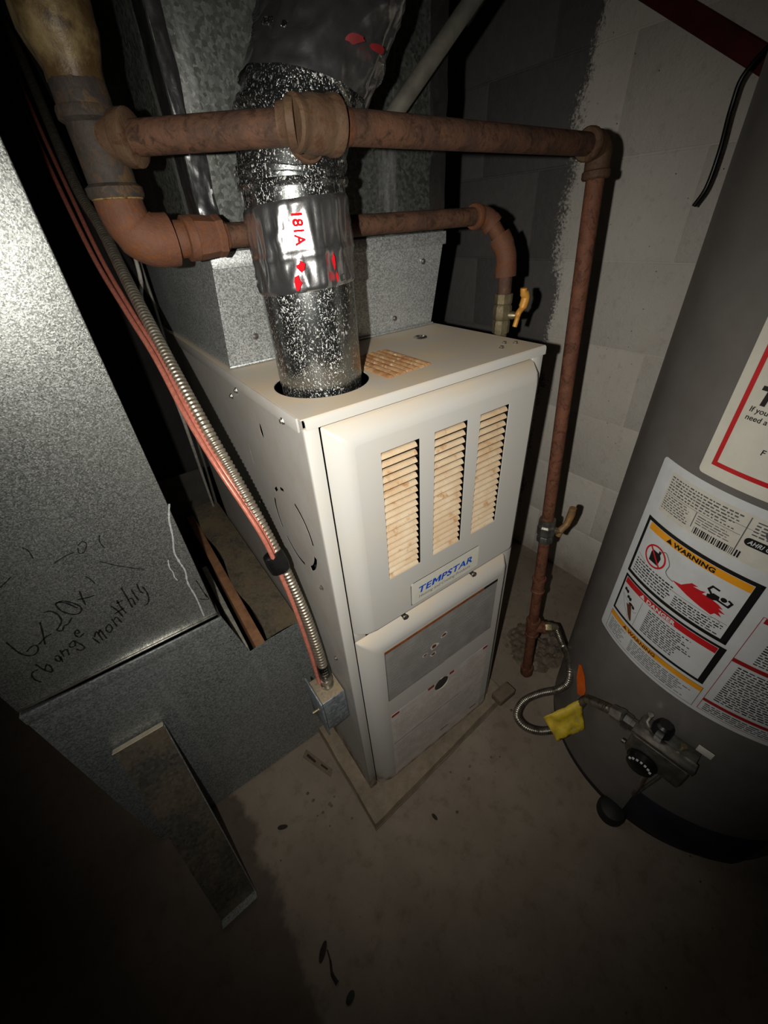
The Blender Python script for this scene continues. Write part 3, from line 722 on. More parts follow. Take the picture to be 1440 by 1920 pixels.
# ================================================================== RETURN DUCT AND BOOT (left)
YD = .205
ret = thing('return_duct', (-.29, .45, .563), 'big galvanised return air duct with black marker writing, dropping along the left of the furnace', 'duct')
box('duct_body', (-.438, -.143, YD, .80, .563, 2.095), 'galv_duct', ret, .002)
box('bottom_cleat', (-.4385, -.1415, YD-.0030, YD+.002, .5614, .5632), 'steel_bright', ret, .0004)
hd = lambda x, z: (x, YD-.0003, z)
HAND = [[(-0.389,0.6862),(-0.3883,0.6755),(-0.387,0.6621),(-0.3831,0.6516),(-0.3761,0.6472),(-0.3693,0.652),(-0.367,0.6607),(-0.3727,0.6621),(-0.3799,0.6576)],[(-0.3469,0.6955),(-0.3507,0.6819),(-0.3592,0.6558)],[(-0.3456,0.6692),(-0.3539,0.6673),(-0.3647,0.6605)],[(-0.337,0.7075),(-0.3305,0.706),(-0.3259,0.696),(-0.3269,0.6835),(-0.3335,0.6751),(-0.3381,0.6711),(-0.3336,0.6665),(-0.3285,0.6728),(-0.3228,0.6736),(-0.3151,0.6813)],[(-0.3196,0.714),(-0.3124,0.7137),(-0.3049,0.7052),(-0.2996,0.6933),(-0.3019,0.685),(-0.3088,0.6834),(-0.3155,0.69),(-0.3203,0.7001),(-0.3206,0.7116),(-0.317,0.7147),(-0.3098,0.7071),(-0.3029,0.6924)],[(-0.2896,0.7186),(-0.292,0.7043),(-0.2933,0.6921)],[(-0.297,0.7061),(-0.2885,0.7034),(-0.2785,0.7015)],[(-0.3846,0.6193),(-0.3907,0.6194),(-0.3948,0.6136),(-0.3954,0.6044),(-0.3922,0.5951)],[(-0.3827,0.6301),(-0.3793,0.6124),(-0.3745,0.6031)],[(-0.3787,0.6137),(-0.3732,0.6214),(-0.3715,0.6135),(-0.3736,0.6038)],[(-0.3604,0.6276),(-0.3565,0.6278),(-0.3568,0.6185),(-0.361,0.6178),(-0.3613,0.6257)],[(-0.3551,0.6239),(-0.3571,0.6126)],[(-0.3504,0.6356),(-0.3518,0.6209)],[(-0.3501,0.6308),(-0.3438,0.6317),(-0.3459,0.6195)],[(-0.3378,0.6376),(-0.3309,0.6411),(-0.3328,0.6315),(-0.3384,0.6318),(-0.3384,0.6363)],[(-0.33,0.6396),(-0.3258,0.6263),(-0.3264,0.6192),(-0.3321,0.6188),(-0.3345,0.6248)],[(-0.3239,0.6527),(-0.319,0.6502),(-0.3196,0.6571),(-0.3245,0.6521),(-0.323,0.6429),(-0.3148,0.6461)],[(-0.3105,0.6308),(-0.3073,0.6152)],[(-0.3081,0.6303),(-0.302,0.6387),(-0.3019,0.6179)],[(-0.3004,0.6337),(-0.2972,0.6393),(-0.2966,0.6178)],[(-0.2888,0.6392),(-0.2837,0.6414),(-0.2833,0.6319),(-0.2889,0.6266),(-0.291,0.6329),(-0.2888,0.6392)],[(-0.2771,0.6491),(-0.2769,0.6317)],[(-0.2758,0.6452),(-0.2709,0.6487),(-0.2691,0.6349)],[(-0.2687,0.6729),(-0.2647,0.6577),(-0.2634,0.6438)],[(-0.2708,0.6558),(-0.2557,0.6589)],[(-0.2588,0.6778),(-0.259,0.6641),(-0.2574,0.648)],[(-0.2609,0.6725),(-0.2522,0.6732)],[(-0.2455,0.6963),(-0.2458,0.6757),(-0.2467,0.6528)],[(-0.2471,0.6697),(-0.2411,0.6696),(-0.2414,0.6551)],[(-0.2358,0.6859),(-0.2357,0.6739),(-0.2347,0.661)],[(-0.226,0.6918),(-0.2271,0.6774),(-0.2242,0.6695)],[(-0.2213,0.683),(-0.2201,0.6685),(-0.2221,0.6558),(-0.2265,0.6481),(-0.2314,0.6472)],[(-0.355,0.768),(-0.3471,0.7726),(-0.3388,0.7775)],[(-0.3116,0.8112),(-0.3084,0.8043),(-0.3091,0.7909)],[(-0.2938,0.7744),(-0.2796,0.7786),(-0.2686,0.7792)],[(-0.2342,0.7908),(-0.238,0.7818),(-0.2373,0.7688)],[(-0.2506,0.7517),(-0.2399,0.7395),(-0.2283,0.728),(-0.2077,0.7101)],[(-0.2618,0.7865),(-0.2546,0.7907),(-0.2526,0.7842),(-0.2598,0.7743),(-0.265,0.7758),(-0.2628,0.7843)],[(-0.2738,0.7375),(-0.271,0.7297),(-0.2693,0.7202)],[(-0.1511,0.6515),(-0.1491,0.63),(-0.1468,0.6066)],[(-0.1579,0.6105),(-0.1456,0.6019),(-0.1474,0.6164)]]
DRIP = [[(-0.1408,0.8001),(-0.1479,0.7811),(-0.1507,0.7709),(-0.1548,0.7464),(-0.162,0.7192),(-0.1613,0.6976),(-0.1596,0.678),(-0.1637,0.6525),(-0.162,0.6179),(-0.1635,0.5704)],[(-0.1743,0.7102),(-0.1772,0.6955),(-0.1759,0.6846),(-0.1769,0.675),(-0.1752,0.6662)]]
def ribbons(name, lines, wfun, mat, par, yoff):
    bm = bmesh.new()
    for li, ln in enumerate(lines):
        P = smooth2(ln, 5); n = len(P); L = []; Rr = []
        for i, (x, z) in enumerate(P):
            a = P[max(i-1, 0)]; b = P[min(i+1, n-1)]; dx, dz = b[0]-a[0], b[1]-a[1]; k = math.hypot(dx, dz) or 1e-6
            w_ = wfun(li, i, n); L.append(bm.verts.new((x - dz/k*w_, yoff, z + dx/k*w_))); Rr.append(bm.verts.new((x + dz/k*w_, yoff, z - dx/k*w_)))
        for i in range(n-1): bm.faces.new((L[i], Rr[i], Rr[i+1], L[i+1]))
    bm.normal_update()
    for f in bm.faces:
        if f.normal.y > 0: f.normal_flip()
    return finish(name, bm, mat, par)
ribbons('marker_writing', HAND[:32], lambda l, i, n: .00105 + .00025*math.sin(i*1.3+l), 'marker_ink', ret, YD-.0003)
for ln in HAND[32:]: ribbons('marker_scribble', [ln], lambda l, i, n: .0007 + .0002*math.sin(i*1.7+l), 'marker_ink', ret, YD-.0003)
for k, ln in enumerate(DRIP): ribbons('sealant_drip', [ln], lambda l, i, n: (.0012 if k == 0 else .0008)*(1+.8*mnoise.noise(Vector((i*.9, k, 0)))), 'sealant_white', ret, YD-.0003)

boot = thing('return_boot', (-.22, .45, 0), 'dark galvanised floor boot with an open filter slot, joining the return duct to the furnace', 'duct boot')
YB = .2
outl = [(-.436, .004), (-.012, .004), (-.005, .20), (-.004, .441), (-.082, .437), (-.118, .432), (-.139, .556), (-.436, .556)]
finish('front_panel', panel_bm(outl, [], lambda x, z: (x, YB, z), .0015, (0, -1, 0)), 'galv_boot', boot)
box('left_panel', (-.4375, -.436, YB, .80, .004, .556), 'galv_boot', boot, 0)
box('upper_flange', (-.438, -.1395, YB-.003, YB+.001, .535, .5565), 'galv_boot', boot, .0012)
box('top_panel', (-.436, -.142, YB+.01, .80, .555, .5565), 'galv_boot', boot, 0)
bm = bmesh.new()                                            # the dusty top sheet beside the furnace, slightly dished
G = []
for j in range(17):
    y = YB+.004 + j/16*.60; row = []
    for i in range(7):
        x = -.079 + i/6*.074; row.append(bm.verts.new((x + (.006*math.sin(j*.9) if i == 0 else 0), y, .436 + .004*math.sin(i/6*math.pi*1.0) + .002*mnoise.noise(Vector((x*40, y*20, 0))))))
    G.append(row)
for a, b in zip(G, G[1:]):
    for i in range(6): bm.faces.new((a[i], a[i+1], b[i+1], b[i]))
bmesh.ops.solidify(bm, geom=list(bm.faces), thickness=.0015)
bmesh.ops.recalc_face_normals(bm, faces=list(bm.faces))
finish('top_sheet', bm, 'galv_dusty', boot, True, 40)
box('slot_wall', (-.1425, -.139, YB+.004, .80, .10, .552), 'sheet_inner', boot, 0)
box('back_panel', (-.436, -.005, .80, .802, .004, .555), 'sheet_inner', boot, 0)
box('inner_shelf', (-.14, -.005, YB+.004, .80, .30, .302), 'sheet_inner', boot, 0)
for x, z in ((-.128, .49), (-.122, .462), (-.126, .50)): lathe('rivet', (x-.012, YB-.001, z), (0, -1, 0), [(0, .0018), (.001, .0016), (.0014, .0001)], 'steel_bright', boot, 8)
fil = thing('air_filter', (-.094, .45, .302), 'brown cardboard edged air filter standing in the slot of the boot', 'filter')
box('cardboard_edge', (-.1035, -.0835, YB+.008, .78, .303, .428), 'cardboard', fil, .001)
o = box('filter_spacer', (-.1285, -.1165, YB+.006, .50, .303, .445), 'filter_grey', None, .001); tag(o, 'narrow pale grey strip standing in the slot next to the filter', 'strip')

# filter-slot cover leaning against the boot
cov = thing('slot_cover', (-.33, -.008, 0), 'long narrow dirty sheet metal slot cover leaning on the boot, foot on the floor', 'metal cover')
a0, a1 = Vector((-.300, YB-.004, .385)), Vector((-.294, -.006, .004)); b0, b1 = Vector((-.384, YB-.004, .385)), Vector((-.366, -.010, .004))
nrm = (a1-a0).cross(b0-a0).normalized()
if nrm.y > 0: nrm = -nrm
def slab(name, q, th, mat, par):
    bm = bmesh.new(); A = [bm.verts.new(v) for v in q]; B = [bm.verts.new(Vector(v)+th) for v in q]
    bm.faces.new(A); bm.faces.new(B[::-1])
    for i in range(4): bm.faces.new((A[i], B[i], B[(i+1) % 4], A[(i+1) % 4]))
    bmesh.ops.recalc_face_normals(bm, faces=list(bm.faces)); return finish(name, bm, mat, par)
slab('cover_sheet', [a0, a1, b1, b0], nrm*-.0012, 'galv_panel', cov)
slab('top_lip', [a0, b0, b0+nrm*.016, a0+nrm*.016], (a1-a0).normalized()*.0012, 'lip_pale', cov)
slab('foot_lip', [a1, b1, b1+nrm*.018, a1+nrm*.018], (a0-a1).normalized()*.0012, 'galv_fine', cov)
slab('edge_fold', [a0, a1, a1+nrm*.005, a0+nrm*.005], (b0-a0).normalized()*.0012, 'galv_boot', cov)

# ================================================================== JUNCTION BOX, ARMOURED CABLE, WIRES
jb = thing('junction_box', (-.028, .06, .31), 'small galvanised junction box with a dusty top on the furnace side', 'electrical box')
box('box_body', (-.050, -.0018, .032, .088, .308, .402), 'galv_box', jb, .0025)
box('dusty_top', (-.049, -.003, .033, .087, .4015, .4035), 'galv_dusty', jb, .001)
cv = box('cover_plate', (-.054, -.0505, .026, .094, .302, .412), 'galv_box', jb, .0012)
lathe('cover_screw', (-.054, .05, .365), (-1, 0, 0), [(0, .0055), (.002, .0055), (.0025, .0038), (.011, .0036), (.013, .003)], 'brass_valve', cv, 10)
CON = [(-.022, 1.395, 1.60), (-.026, 1.178, 1.476), (-.04, .96, 1.349), (-.059, .695, 1.198), (-.058, .561, 1.129), (-.063, .43, 1.059), (-.064, .318, .988), (-.063, .257, .943), (-.059, .2, .888), (-.051, .159, .83),
       (-.043, .135, .774), (-.034, .116, .708), (-.027, .1, .641), (-.022, .085, .57), (-.021, .07, .494), (-.0225, .061, .44)]
def resample(P, step):
    out = [P[0]]; acc = 0
    for a, b in zip(P, P[1:]):
        L = (b-a).length; t_ = step-acc
        while t_ <= L: out.append(a + (b-a)*(t_/L)); t_ += step
        acc = L-(t_-step)
    return out
arm = thing('armoured_cable', (-.022, .06, .40), 'silver spiral armoured cable running down into the junction box', 'cable')
P = resample(catmull(CON, 12), .00107)
rad = [.0082 + .0009*(.6, 1, .8, .2, -1, -.9)[i % 6] for i in range(len(P))]
finish('armour', tube_bm(P, rad, 14), 'conduit_steel', arm, True, 60)
lathe('cable_connector', (-.0225, .061, .4035), (0, 0, 1), [(0, .0125), (.004, .0125), (.0045, .0095), (.014, .0092), (.0145, .0115), (.022, .0115), (.0225, .009), (.03, .0088)], 'steel_bright', arm, 16)
lathe('tape_wrap', (-.022, .062, .432), (0, .12, 1), [(0, .009), (.002, .0105), (.026, .0102), (.03, .009)], 'black_tape', arm, 16)
i0 = min(range(len(P)), key=lambda i: abs(P[i].z-.695)); dd = (P[i0-6]-P[i0+6]).normalized()
lathe('tape_wrap', P[i0]-dd*.014 + Vector((-.006, -.002, 0)), dd, [(-.004, .011), (-.002, .0155), (.012, .0170), (.028, .0160), (.031, .011)], 'black_tape', arm, 18)
CA = [(-.06, 1.395, 1.60), (-.064, 1.106, 1.449), (-.082, .816, 1.288), (-.088, .636, 1.176), (-.09, .487, 1.088), (-.085, .37, 1.024), (-.08, .29, .977), (-.078, .226, .921), (-.073, .186, .878), (-.066, .154, .838), (-.056, .13, .792), (-.047, .108, .741), (-.041, .098, .677), (-.037, .086, .609), (-.035, .073, .50), (-.0355, .066, .415)]
CB = [(-.05, 1.395, 1.60), (-.054, 1.117, 1.452), (-.069, .824, 1.289), (-.076, .643, 1.176), (-.08, .495, 1.087), (-.077, .378, 1.022), (-.073, .298, .974), (-.071, .234, .925), (-.068, .193, .879), (-.061, .162, .84), (-.051, .139, .794), (-.042, .118, .742), (-.034, .106, .68)]
tag(tube('copper_tube', CA, .0036, 'copper_wire', None, 10, 6), 'pinkish copper coloured lead hanging nearest the return duct', 'cable')
tag(tube('copper_tube', CB, .0034, 'copper_wire', None, 10, 6), 'pinkish copper coloured lead squeezed between the other lead and the armoured cable', 'cable')
tag(tube('white_wire', [(-.01, .56, 2.09), (-.02, .552, 1.3), (-.026, .543, 1.081), (-.043, .509, 1.028), (-.053, .469, .975), (-.056, .449, .915), (-.052, .47, .829), (-.045, .54, .735), (-.033, .66, .60), (-.022, .770, .440)], .0034, 'wire_white', None, 10, 6), 'thin white wire dropping behind the copper leads to the boot top', 'wire')
tag(tube('white_wire', [(-.006, .60, 2.09), (-.012, .60, 1.15), (-.021, .57, .945), (-.023, .58, .847), (-.02, .63, .735), (-.014, .70, .601), (-.010, .775, .440)], .003, 'conduit_grey', None, 10, 6), 'thin grey wire hanging close to the furnace side behind the armoured cable', 'wire')

# ================================================================== WATER HEATER
HX, HY, HR = .692, -.338, .27
wh = thing('water_heater', (HX, HY, 0), 'grey cylindrical gas water heater covered with warning labels at the right', 'water heater')
lathe('tank_jacket', (HX, HY, .018), (0, 0, 1), [(0, HR-.004), (.002, HR), (1.45, HR), (1.47, HR-.02)], 'heater_paint', wh, 128)
lathe('base_ring', (HX, HY, 0), (0, 0, 1), [(0, HR-.006), (.0, HR-.002), (.018, HR-.002), (.018, HR-.01)], 'heater_base', wh, 96)
U = lambda th: math.radians(th)*HR
def cy(off):
    return lambda u, z: (HX + (HR+off)*math.cos(u/HR), HY + (HR+off)*math.sin(u/HR), z)
ST = .010
def lab(name, t0, t1, z0, z1, rad, mat, off, par, label=None):
    o = print_obj(name, [rrect(U(t0), U(t1), z0, z1, rad)], mat, cy(off), par, ST)
    if label: tag(o, label)
    return o
def frame(t0, t1, z0, z1, wl_, wr_, wt_, wb_):
    a, b = U(t0), U(t1); return [rect(a, b, z1-wt_, z1), rect(a, b, z0, z0+wb_), rect(a, a+wl_, z0, z1), rect(b-wr_, b, z0, z1)]
def fit_text(s, t0, t1, z, size, bold=.03, shear=0):
    P, wd = text_polys(s, size, bold, shear, 1.06); k = (U(t1)-U(t0))/wd
    return [[(x*k + U(t0), y + z) for x, y in p] for p in P]
def warn_tri(t, z, h):
    u = U(t); return [[(u-h*.6, z), (u+h*.6, z), (u, z+h)]]
L1 = lab('label_sheet', 143.8, 236, .445, .813, .006, 'label_white', .0004, wh, 'large white safety label wrapped around the tank')
# rating plate
RP = lab('rating_plate', 149.3, 205, .7355, .801, .003, 'label_paper', .0008, L1, 'slightly yellowed rating plate with fine print and a bar code')
def fine(cols, mat, off, par):
    for c_ in cols: print_obj('fine_print', c_, mat, cy(off), par, ST)
fine((text_lines(U(150), U(172.5), .771, .797, 6, .5, 21, 1, (.002, .007)), text_lines(U(150), U(160.5), .742, .768, 7, .5, 22, 1, (.002, .007)), text_lines(U(162), U(172), .752, .767, 4, .4, 23), text_lines(U(175), U(203), .775, .797, 5, .5, 24)), 'ink_grey', .0012, RP)
print_obj('rule_line', [rect(U(150), U(173), .7692, .7698), rect(U(161.2), U(161.45), .745, .769), rect(U(173.3), U(173.55), .742, .798), rect(U(150), U(204), .7822, .7827)], 'ink_grey', cy(.0012), RP, ST)
rg = random.Random(3); bars = []; u = U(162.3)
while u < U(174.8):
    wd = rg.choice((.0007, .0012, .002)); bars.append(rect(u, u+wd, .7385, .749)); u += wd + rg.choice((.0008, .0012, .0016))
print_obj('bar_code', bars, 'ink_black', cy(.0012), RP, ST)
print_obj('round_emblem', [band(U(179), .785, .007, .0004, 0, 360, 24), circ(U(179), .785, .002, 8)], 'ink_grey', cy(.0012), RP, ST)
print_obj('badge', [rrect(U(174.3), U(187), .7605, .772, .0055)], 'ink_black', cy(.0014), RP, ST)
print_obj('badge_lettering', fit_text('AHRI CERTIFIED', 175.2, 186, .7635, .0085, .02, .25), 'label_white', cy(.0018), RP, ST)
# first warning box
print_obj('warning_frame', frame(147.0, 183.3, .600, .7175, .0052, .0085, .0062, .0062), 'ink_black', cy(.0010), L1, ST)
print_obj('orange_band', [rect(U(149.0), U(181.4), .6985, .7105)], 'ink_orange', cy(.0009), L1, ST)
print_obj('warning_lettering', fit_text('WARNING', 159.4, 172.3, .7005, .0105, .045) + warn_tri(157.8, .7005, .0085), 'ink_black', cy(.0014), L1, ST)
cu, cz = U(155.4), .664
print_obj('fuel_can', [[(cu-.0085, cz-.012), (cu+.0085, cz-.012), (cu+.010, cz+.003), (cu+.006, cz+.009), (cu-.007, cz+.009), (cu-.0095, cz+.004)], rect(cu+.003, cu+.007, cz+.009, cz+.014)], 'ink_black', cy(.0010), L1, ST)
a45 = .0185*.707
print_obj('red_ban_ring', [q for k in range(24) for q in [band(cu, cz, .0185, .0015, k*15, k*15+15, 2)]] + stroke2([(cu-a45, cz+a45), (cu+a45, cz-a45)], .003), 'ink_red', cy(.0014), L1, ST)
print_obj('hose_line', stroke2(smooth2([(cu+.006, cz+.013), (cu+.013, cz+.019), (cu+.020, cz+.014), (cu+.026, cz+.004), (cu+.025, cz-.008), (cu+.030, cz-.014), (cu+.040, cz-.016)], 4), .0012)
          + stroke2(smooth2([(cu+.098, cz-.034), (cu+.106, cz-.030), (cu+.113, cz-.033), (cu+.11, cz-.038)], 3), .0006) + stroke2([(U(149), .648), (U(153), .642)], .0006) + stroke2([(U(163), .6335), (U(181), .6335)], .0006), 'ink_grey', cy(.0012), L1, ST)
fu = U(163.5)
flame = [(0, 0), (.014, .003), (.020, .010), (.026, .0165), (.035, .0165), (.029, .0125), (.040, .0135), (.046, .0165), (.043, .010), (.052, .0115), (.066, .008), (.073, .004), (.068, .0025), (.078, -.002), (.070, -.0035), (.076, -.009), (.067, -.0085), (.064, -.014), (.048, -.0115), (.026, -.007)]
print_obj('red_flame', [[(fu+x*.96, .650+z) for x, z in flame]], 'ink_red', cy(.0011), L1, ST)
mu = U(175.6)
man = [[(mu-.010, .6600), (mu-.002, .6605), (mu+.004, .664), (mu+.003, .671), (mu-.005, .6715), (mu-.007, .668), (mu-.011, .6655)], circ(mu+.0085, .6695, .0038, 12)] + stroke2([(mu-.006, .668), (mu-.012, .674), (mu-.009, .681), (mu-.001, .680)], .003) + stroke2([(mu+.003, .664), (mu+.016, .662), (mu+.018, .670), (mu+.014, .672)], .003)
print_obj('running_figure', man, 'ink_black', cy(.0015), L1, ST)
fine((text_lines(U(149.2), U(165.5),   .609, .641, 6, .5, 31, 1, (.003, .008), .1), text_lines(U(166.2), U(181), .608, .630, 5, .5, 32, 1, (.003, .008), .25)), 'ink_black', .0011, L1)
# danger box
print_obj('danger_frame', frame(147.3, 184.2, .507, .594, .004, .008, .0045, .005), 'ink_black', cy(.0010), L1, ST)
print_obj('red_band', [rect(U(148.4), U(182.4), .5765, .5885)], 'ink_red', cy(.0009), L1, ST)
print_obj('danger_lettering', fit_text('DANGER', 159.2, 170.2, .5785, .0105, .045) + warn_tri(157.4, .5785, .0085), 'label_white', cy(.0014), L1, ST)
print_obj('scald_symbol', [blob(U(149.9+k*1.15), .566 - .0045*k + .003*(k % 2), .0042, 40+k) for k in range(6)], 'ink_black', cy(.0010), L1, ST)
print_obj('hand_symbol', [[(U(153.2), .549), (U(154.6), .548), (U(156.8), .520), (U(156.6), .516), (U(155.4), .521)], [(U(152.4), .543), (U(153.6), .544), (U(155.6), .525), (U(155), .523)]], 'ink_brown', cy(.0010), L1, ST)
print_obj('basin_line', stroke2([(U(149), .556), (U(156.5), .538), (U(157.6), .543)], .0006) + stroke2([(U(149.5), .553), (U(152.2), .534), (U(156.2), .514)], .0006) + stroke2([(U(158.2), .572), (U(158.2), .514)], .0006), 'ink_grey', cy(.0011), L1, ST)
print_obj('fine_print', text_lines(U(161.2), U(178), .519, .572, 12, .5, 41, 1, (.003, .009), .3), 'ink_black', cy(.0011), L1, ST)
# lower warning strip
print_obj('orange_band', [rect(U(147.4), U(185), .4905, .5015)], 'ink_orange', cy(.0009), L1, ST)
print_obj('warning_lettering', fit_text('WARNING', 157.6, 169.5, .4925, .0095, .045) + warn_tri(156, .4925, .008), 'ink_brown', cy(.0014), L1, ST)
print_obj('thin_frame', frame(147.4, 185, .452, .5015, .0007, .0007, .0007, .0007), 'ink_brown', cy(.0010), L1, ST)
fine((text_lines(U(148.6), U(157.5), .457, .487, 7, .4, 51), text_lines(U(160), U(183), .457, .487, 7, .45, 52, 1, (.004, .01), .2)), 'ink_grey', .0011, L1)
# the instruction column further right
print_obj('thin_frame', frame(186.3, 222, .455, .674, .0008, .0008, .0008, .0008), 'ink_darkred', cy(.0010), L1, ST)
for q_ in ((187, .664, .673), (186.4, .580, .5875), (186.4, .4775, .484)): print_obj('red_band', [rect(U(q_[0]), U(222), q_[1], q_[2])], 'ink_darkred', cy(.0011), L1, ST)
fine((text_lines(U(190.5), U(220), .591, .652, 13, .5, 61, 1, (.003, .009), .1), text_lines(U(188.5), U(220), .489, .576, 18, .5, 62, 1, (.003, .009), .1), text_lines(U(187.5), U(220), .458, .475, 4, .45, 63)), 'ink_black', .0012, L1)
print_obj('thin_frame', frame(192.5, 222, .642, .660, .0006, .0006, .0006, .0006), 'ink_grey', cy(.0013), L1, ST)
# the tall notice above
L2 = lab('notice_sheet', 156.4, 236, .8225, 1.22, .006, 'label_warm', .0008, wh, 'white notice with a red border above the safety label')
print_obj('red_border', frame(159.1, 233, .8385, 1.20, .0058, .0058, .0058, .0058), 'ink_red', cy(.0012), L2, ST)
P_, w_ = text_polys('T', .027, .05, .1); print_obj('heading_letter', shift(P_, U(162.2), .924), 'ink_black', cy(.0014), L2, ST)
for s_, t_, z_, h_ in (('If you', 161.7, .914, .0088), ('need a', 161.6, .9045, .0088), ('F', 168.2, .872, .0095)):
    P_, w_ = text_polys(s_, h_, .015, .1); print_obj('small_lettering', shift(P_, U(t_), z_), 'ink_black', cy(.0014), L2, ST)

# gas control on the front of the tank
n_ = Vector((math.cos(math.radians(185)), math.sin(math.radians(185)), 0)); tg = Vector((-n_.y, n_.x, 0)); zz = Vector((0, 0, 1)); ZT = .37
o_ = Vector((HX, HY, 0)) + n_*HR
def loc(t_, r_, z_): return o_ + tg*t_ + n_*r_ + zz*z_
def lbox(name, t0, t1, r0, r1, z0, z1, mat, par, bev=.003):
    bm = box_bm(t0, t1, r0, r1, z0, z1, bev, 2)
    for v in bm.verts: v.co = loc(*v.co)
    bmesh.ops.recalc_face_normals(bm, faces=list(bm.faces)); return finish(name, bm, mat, par, True, 40)
gc = thing('gas_control', tuple(loc(0, 0, ZT-.08)), 'metal gas control valve with a black dial on the front of the water heater', 'gas valve')
body = lbox('valve_body', -.045, .047, .001, .046, ZT-.072, ZT-.006, 'steel_dull', gc, .006)
lbox('top_rail', -.047, .049, .030, .052, ZT-.008, ZT, 'steel_bright', gc, .002)
lbox('top_plate', -.044, .046, .004, .030, ZT-.008, ZT-.003, 'steel_dull', gc, .002)
lbox('front_plate', -.042, .044, .046, .050, ZT-.066, ZT-.012, 'steel_dull', gc, .002)
lathe('wall_shank', loc(0, -.01, ZT-.04), n_, [(0, .018), (.016, .018)], 'steel_dull', gc, 20)
dl = lathe('dial', loc(-.012, .048, ZT-.060), n_, [(0, .024), (.004, .025), (.005, .0225), (.016, .0215), (.019, .018), (.0195, .0001)], 'black_plastic', gc, 28)
for k in range(7):
    a = math.radians(30 + k*20); c = loc(-.012 + .019*math.cos(a), .0675, ZT-.060 + .019*math.sin(a))
    finish('dial_mark', box_bm(c.x-.001, c.x+.001, c.y-.0018, c.y+.0018, c.z-.0018, c.z+.0018), 'label_white', dl)
lathe('selector_knob', loc(-.012, .016, ZT-.004), zz, [(0, .010), (.002, .0165), (.012, .016), (.022, .014), (.026, .010), (.0262, .0001)], 'black_plastic', gc, 9, 30)
lathe('side_stud', loc(-.036, .012, ZT-.004), zz, [(0, .004), (.016, .004), (.0165, .0055), (.020, .005), (.0202, .0001)], 'steel_bright', gc, 8)
lathe('inlet_hub', loc(-.045, .026, ZT-.024), -tg, [(0, .013), (.008, .013), (.0085, .0155), (.020, .0155), (.0205, .011), (.030, .0108)], 'steel_bright', gc, 8, 30)
lbox('paper_tag', .036, .058, .008, .0095, ZT+.002, ZT+.018, 'label_paper', gc, .0003)
lathe('brass_screw', loc(.022, .020, ZT-.004), zz, [(0, .004), (.006, .004), (.0065, .0055), (.011, .0052), (.0115, .0001)], 'brass_valve', gc, 10)
lathe('side_stud', loc(-.046, .04, ZT-.062), -tg, [(0, .004), (.006, .004), (.0065, .0001)], 'steel_bright', gc, 8)
tube('burner_tube', [loc(.004, .030, ZT-.070), loc(.004, .031, ZT-.11), loc(.006, .026, ZT-.17), loc(.008, .008, ZT-.24), loc(.01, -.004, ZT-.26)], .0048, 'steel_bright', gc, 12, 5)
tube('pilot_tube', [loc(.022, .026, ZT-.070), loc(.020, .028, ZT-.11), loc(.014, .024, ZT-.17), loc(.012, .006, ZT-.24), loc(.012, -.004, ZT-.25)], .003, 'steel_dull', gc, 10, 5)
bm = lathe_bm(loc(-.016, .040, ZT-.076), (n_*.25 - zz), [(0, .011), (.003, .012), (.030, .005), (.032, .0001)], 16); finish('drop_plug', bm, 'steel_bright', gc, True, 40)
# dark burner access cover low on the tank
bm = bmesh.new(); G = []
for j in range(7):
    row = []
    for i in range(25):
        th = math.radians(187 + i*2.0); e = min(1, 3*min(i/24, 1-i/24)); f = min(1, 3*min(j/6, 1-j/6)); r_ = HR + .0006 + .020*min(e, f)**.6
        row.append(bm.verts.new((HX + r_*math.cos(th), HY + r_*math.sin(th), .022 + j*.019)))
    G.append(row)
for a, b in zip(G, G[1:]):
    for i in range(24): bm.faces.new((a[i], a[i+1], b[i+1], b[i]))
finish('burner_cover', bm, 'heater_cover', wh, True, 60)
th = math.radians(184); c = Vector((HX + (HR+.012)*math.cos(th), HY + (HR+.012)*math.sin(th), 0))
lathe('rubber_foot', c, (0, 0, 1), [(0, .024), (.002, .028), (.016, .029), (.026, .024), (.031, .012), (.032, .0001)], 'heater_base', wh, 24)

# corrugated gas connector from the drip tee to the control
fx = thing('gas_connector', (.36, -.13, .12), 'corrugated steel gas connector looping between the gas drop and the water heater', 'gas hose')
s0 = tb + dB*.03; sE = loc(-.083, .026, ZT-.024)
FP = [s0 + dB*.03, (.570, -.086, .178), (.532, -.122, .205), (.492, -.150, .216), (.474, -.160, .196), (.458, -.148, .168), (.424, -.126, .156), (.382, -.114, .150), (.348, -.124, .142), (.346, -.150, .132), (.366, -.178, .130), (.394, -.201, .148), (.422, -.213, .185), (.434, -.214, .225), (.428, -.222, .264), sE + Vector((.018, .034, -.040)), sE + Vector((.002, .014, -.008)), sE]
P = resample(catmull(FP, 12), .0011)
finish('corrugated_tube', tube_bm(P, [.0084 + .0007*math.sin(i*math.pi/2) for i in range(len(P))], 14), 'flex_steel', fx, True, 70)
lathe('flare_nut', s0, dB, [(0, .0128), (.004, .0145), (.016, .0145), (.018, .012), (.034, .0098)], 'brass_valve', fx, 6, 30)
dE = (P[-1]-P[-12]).normalized()
lathe('flare_nut', P[-1]-dE*.006, dE, [(0, .0095), (.004, .0128), (.016, .0132), (.018, .0145), (.026, .0145), (.028, .011)], 'steel_bright', fx, 6, 30)
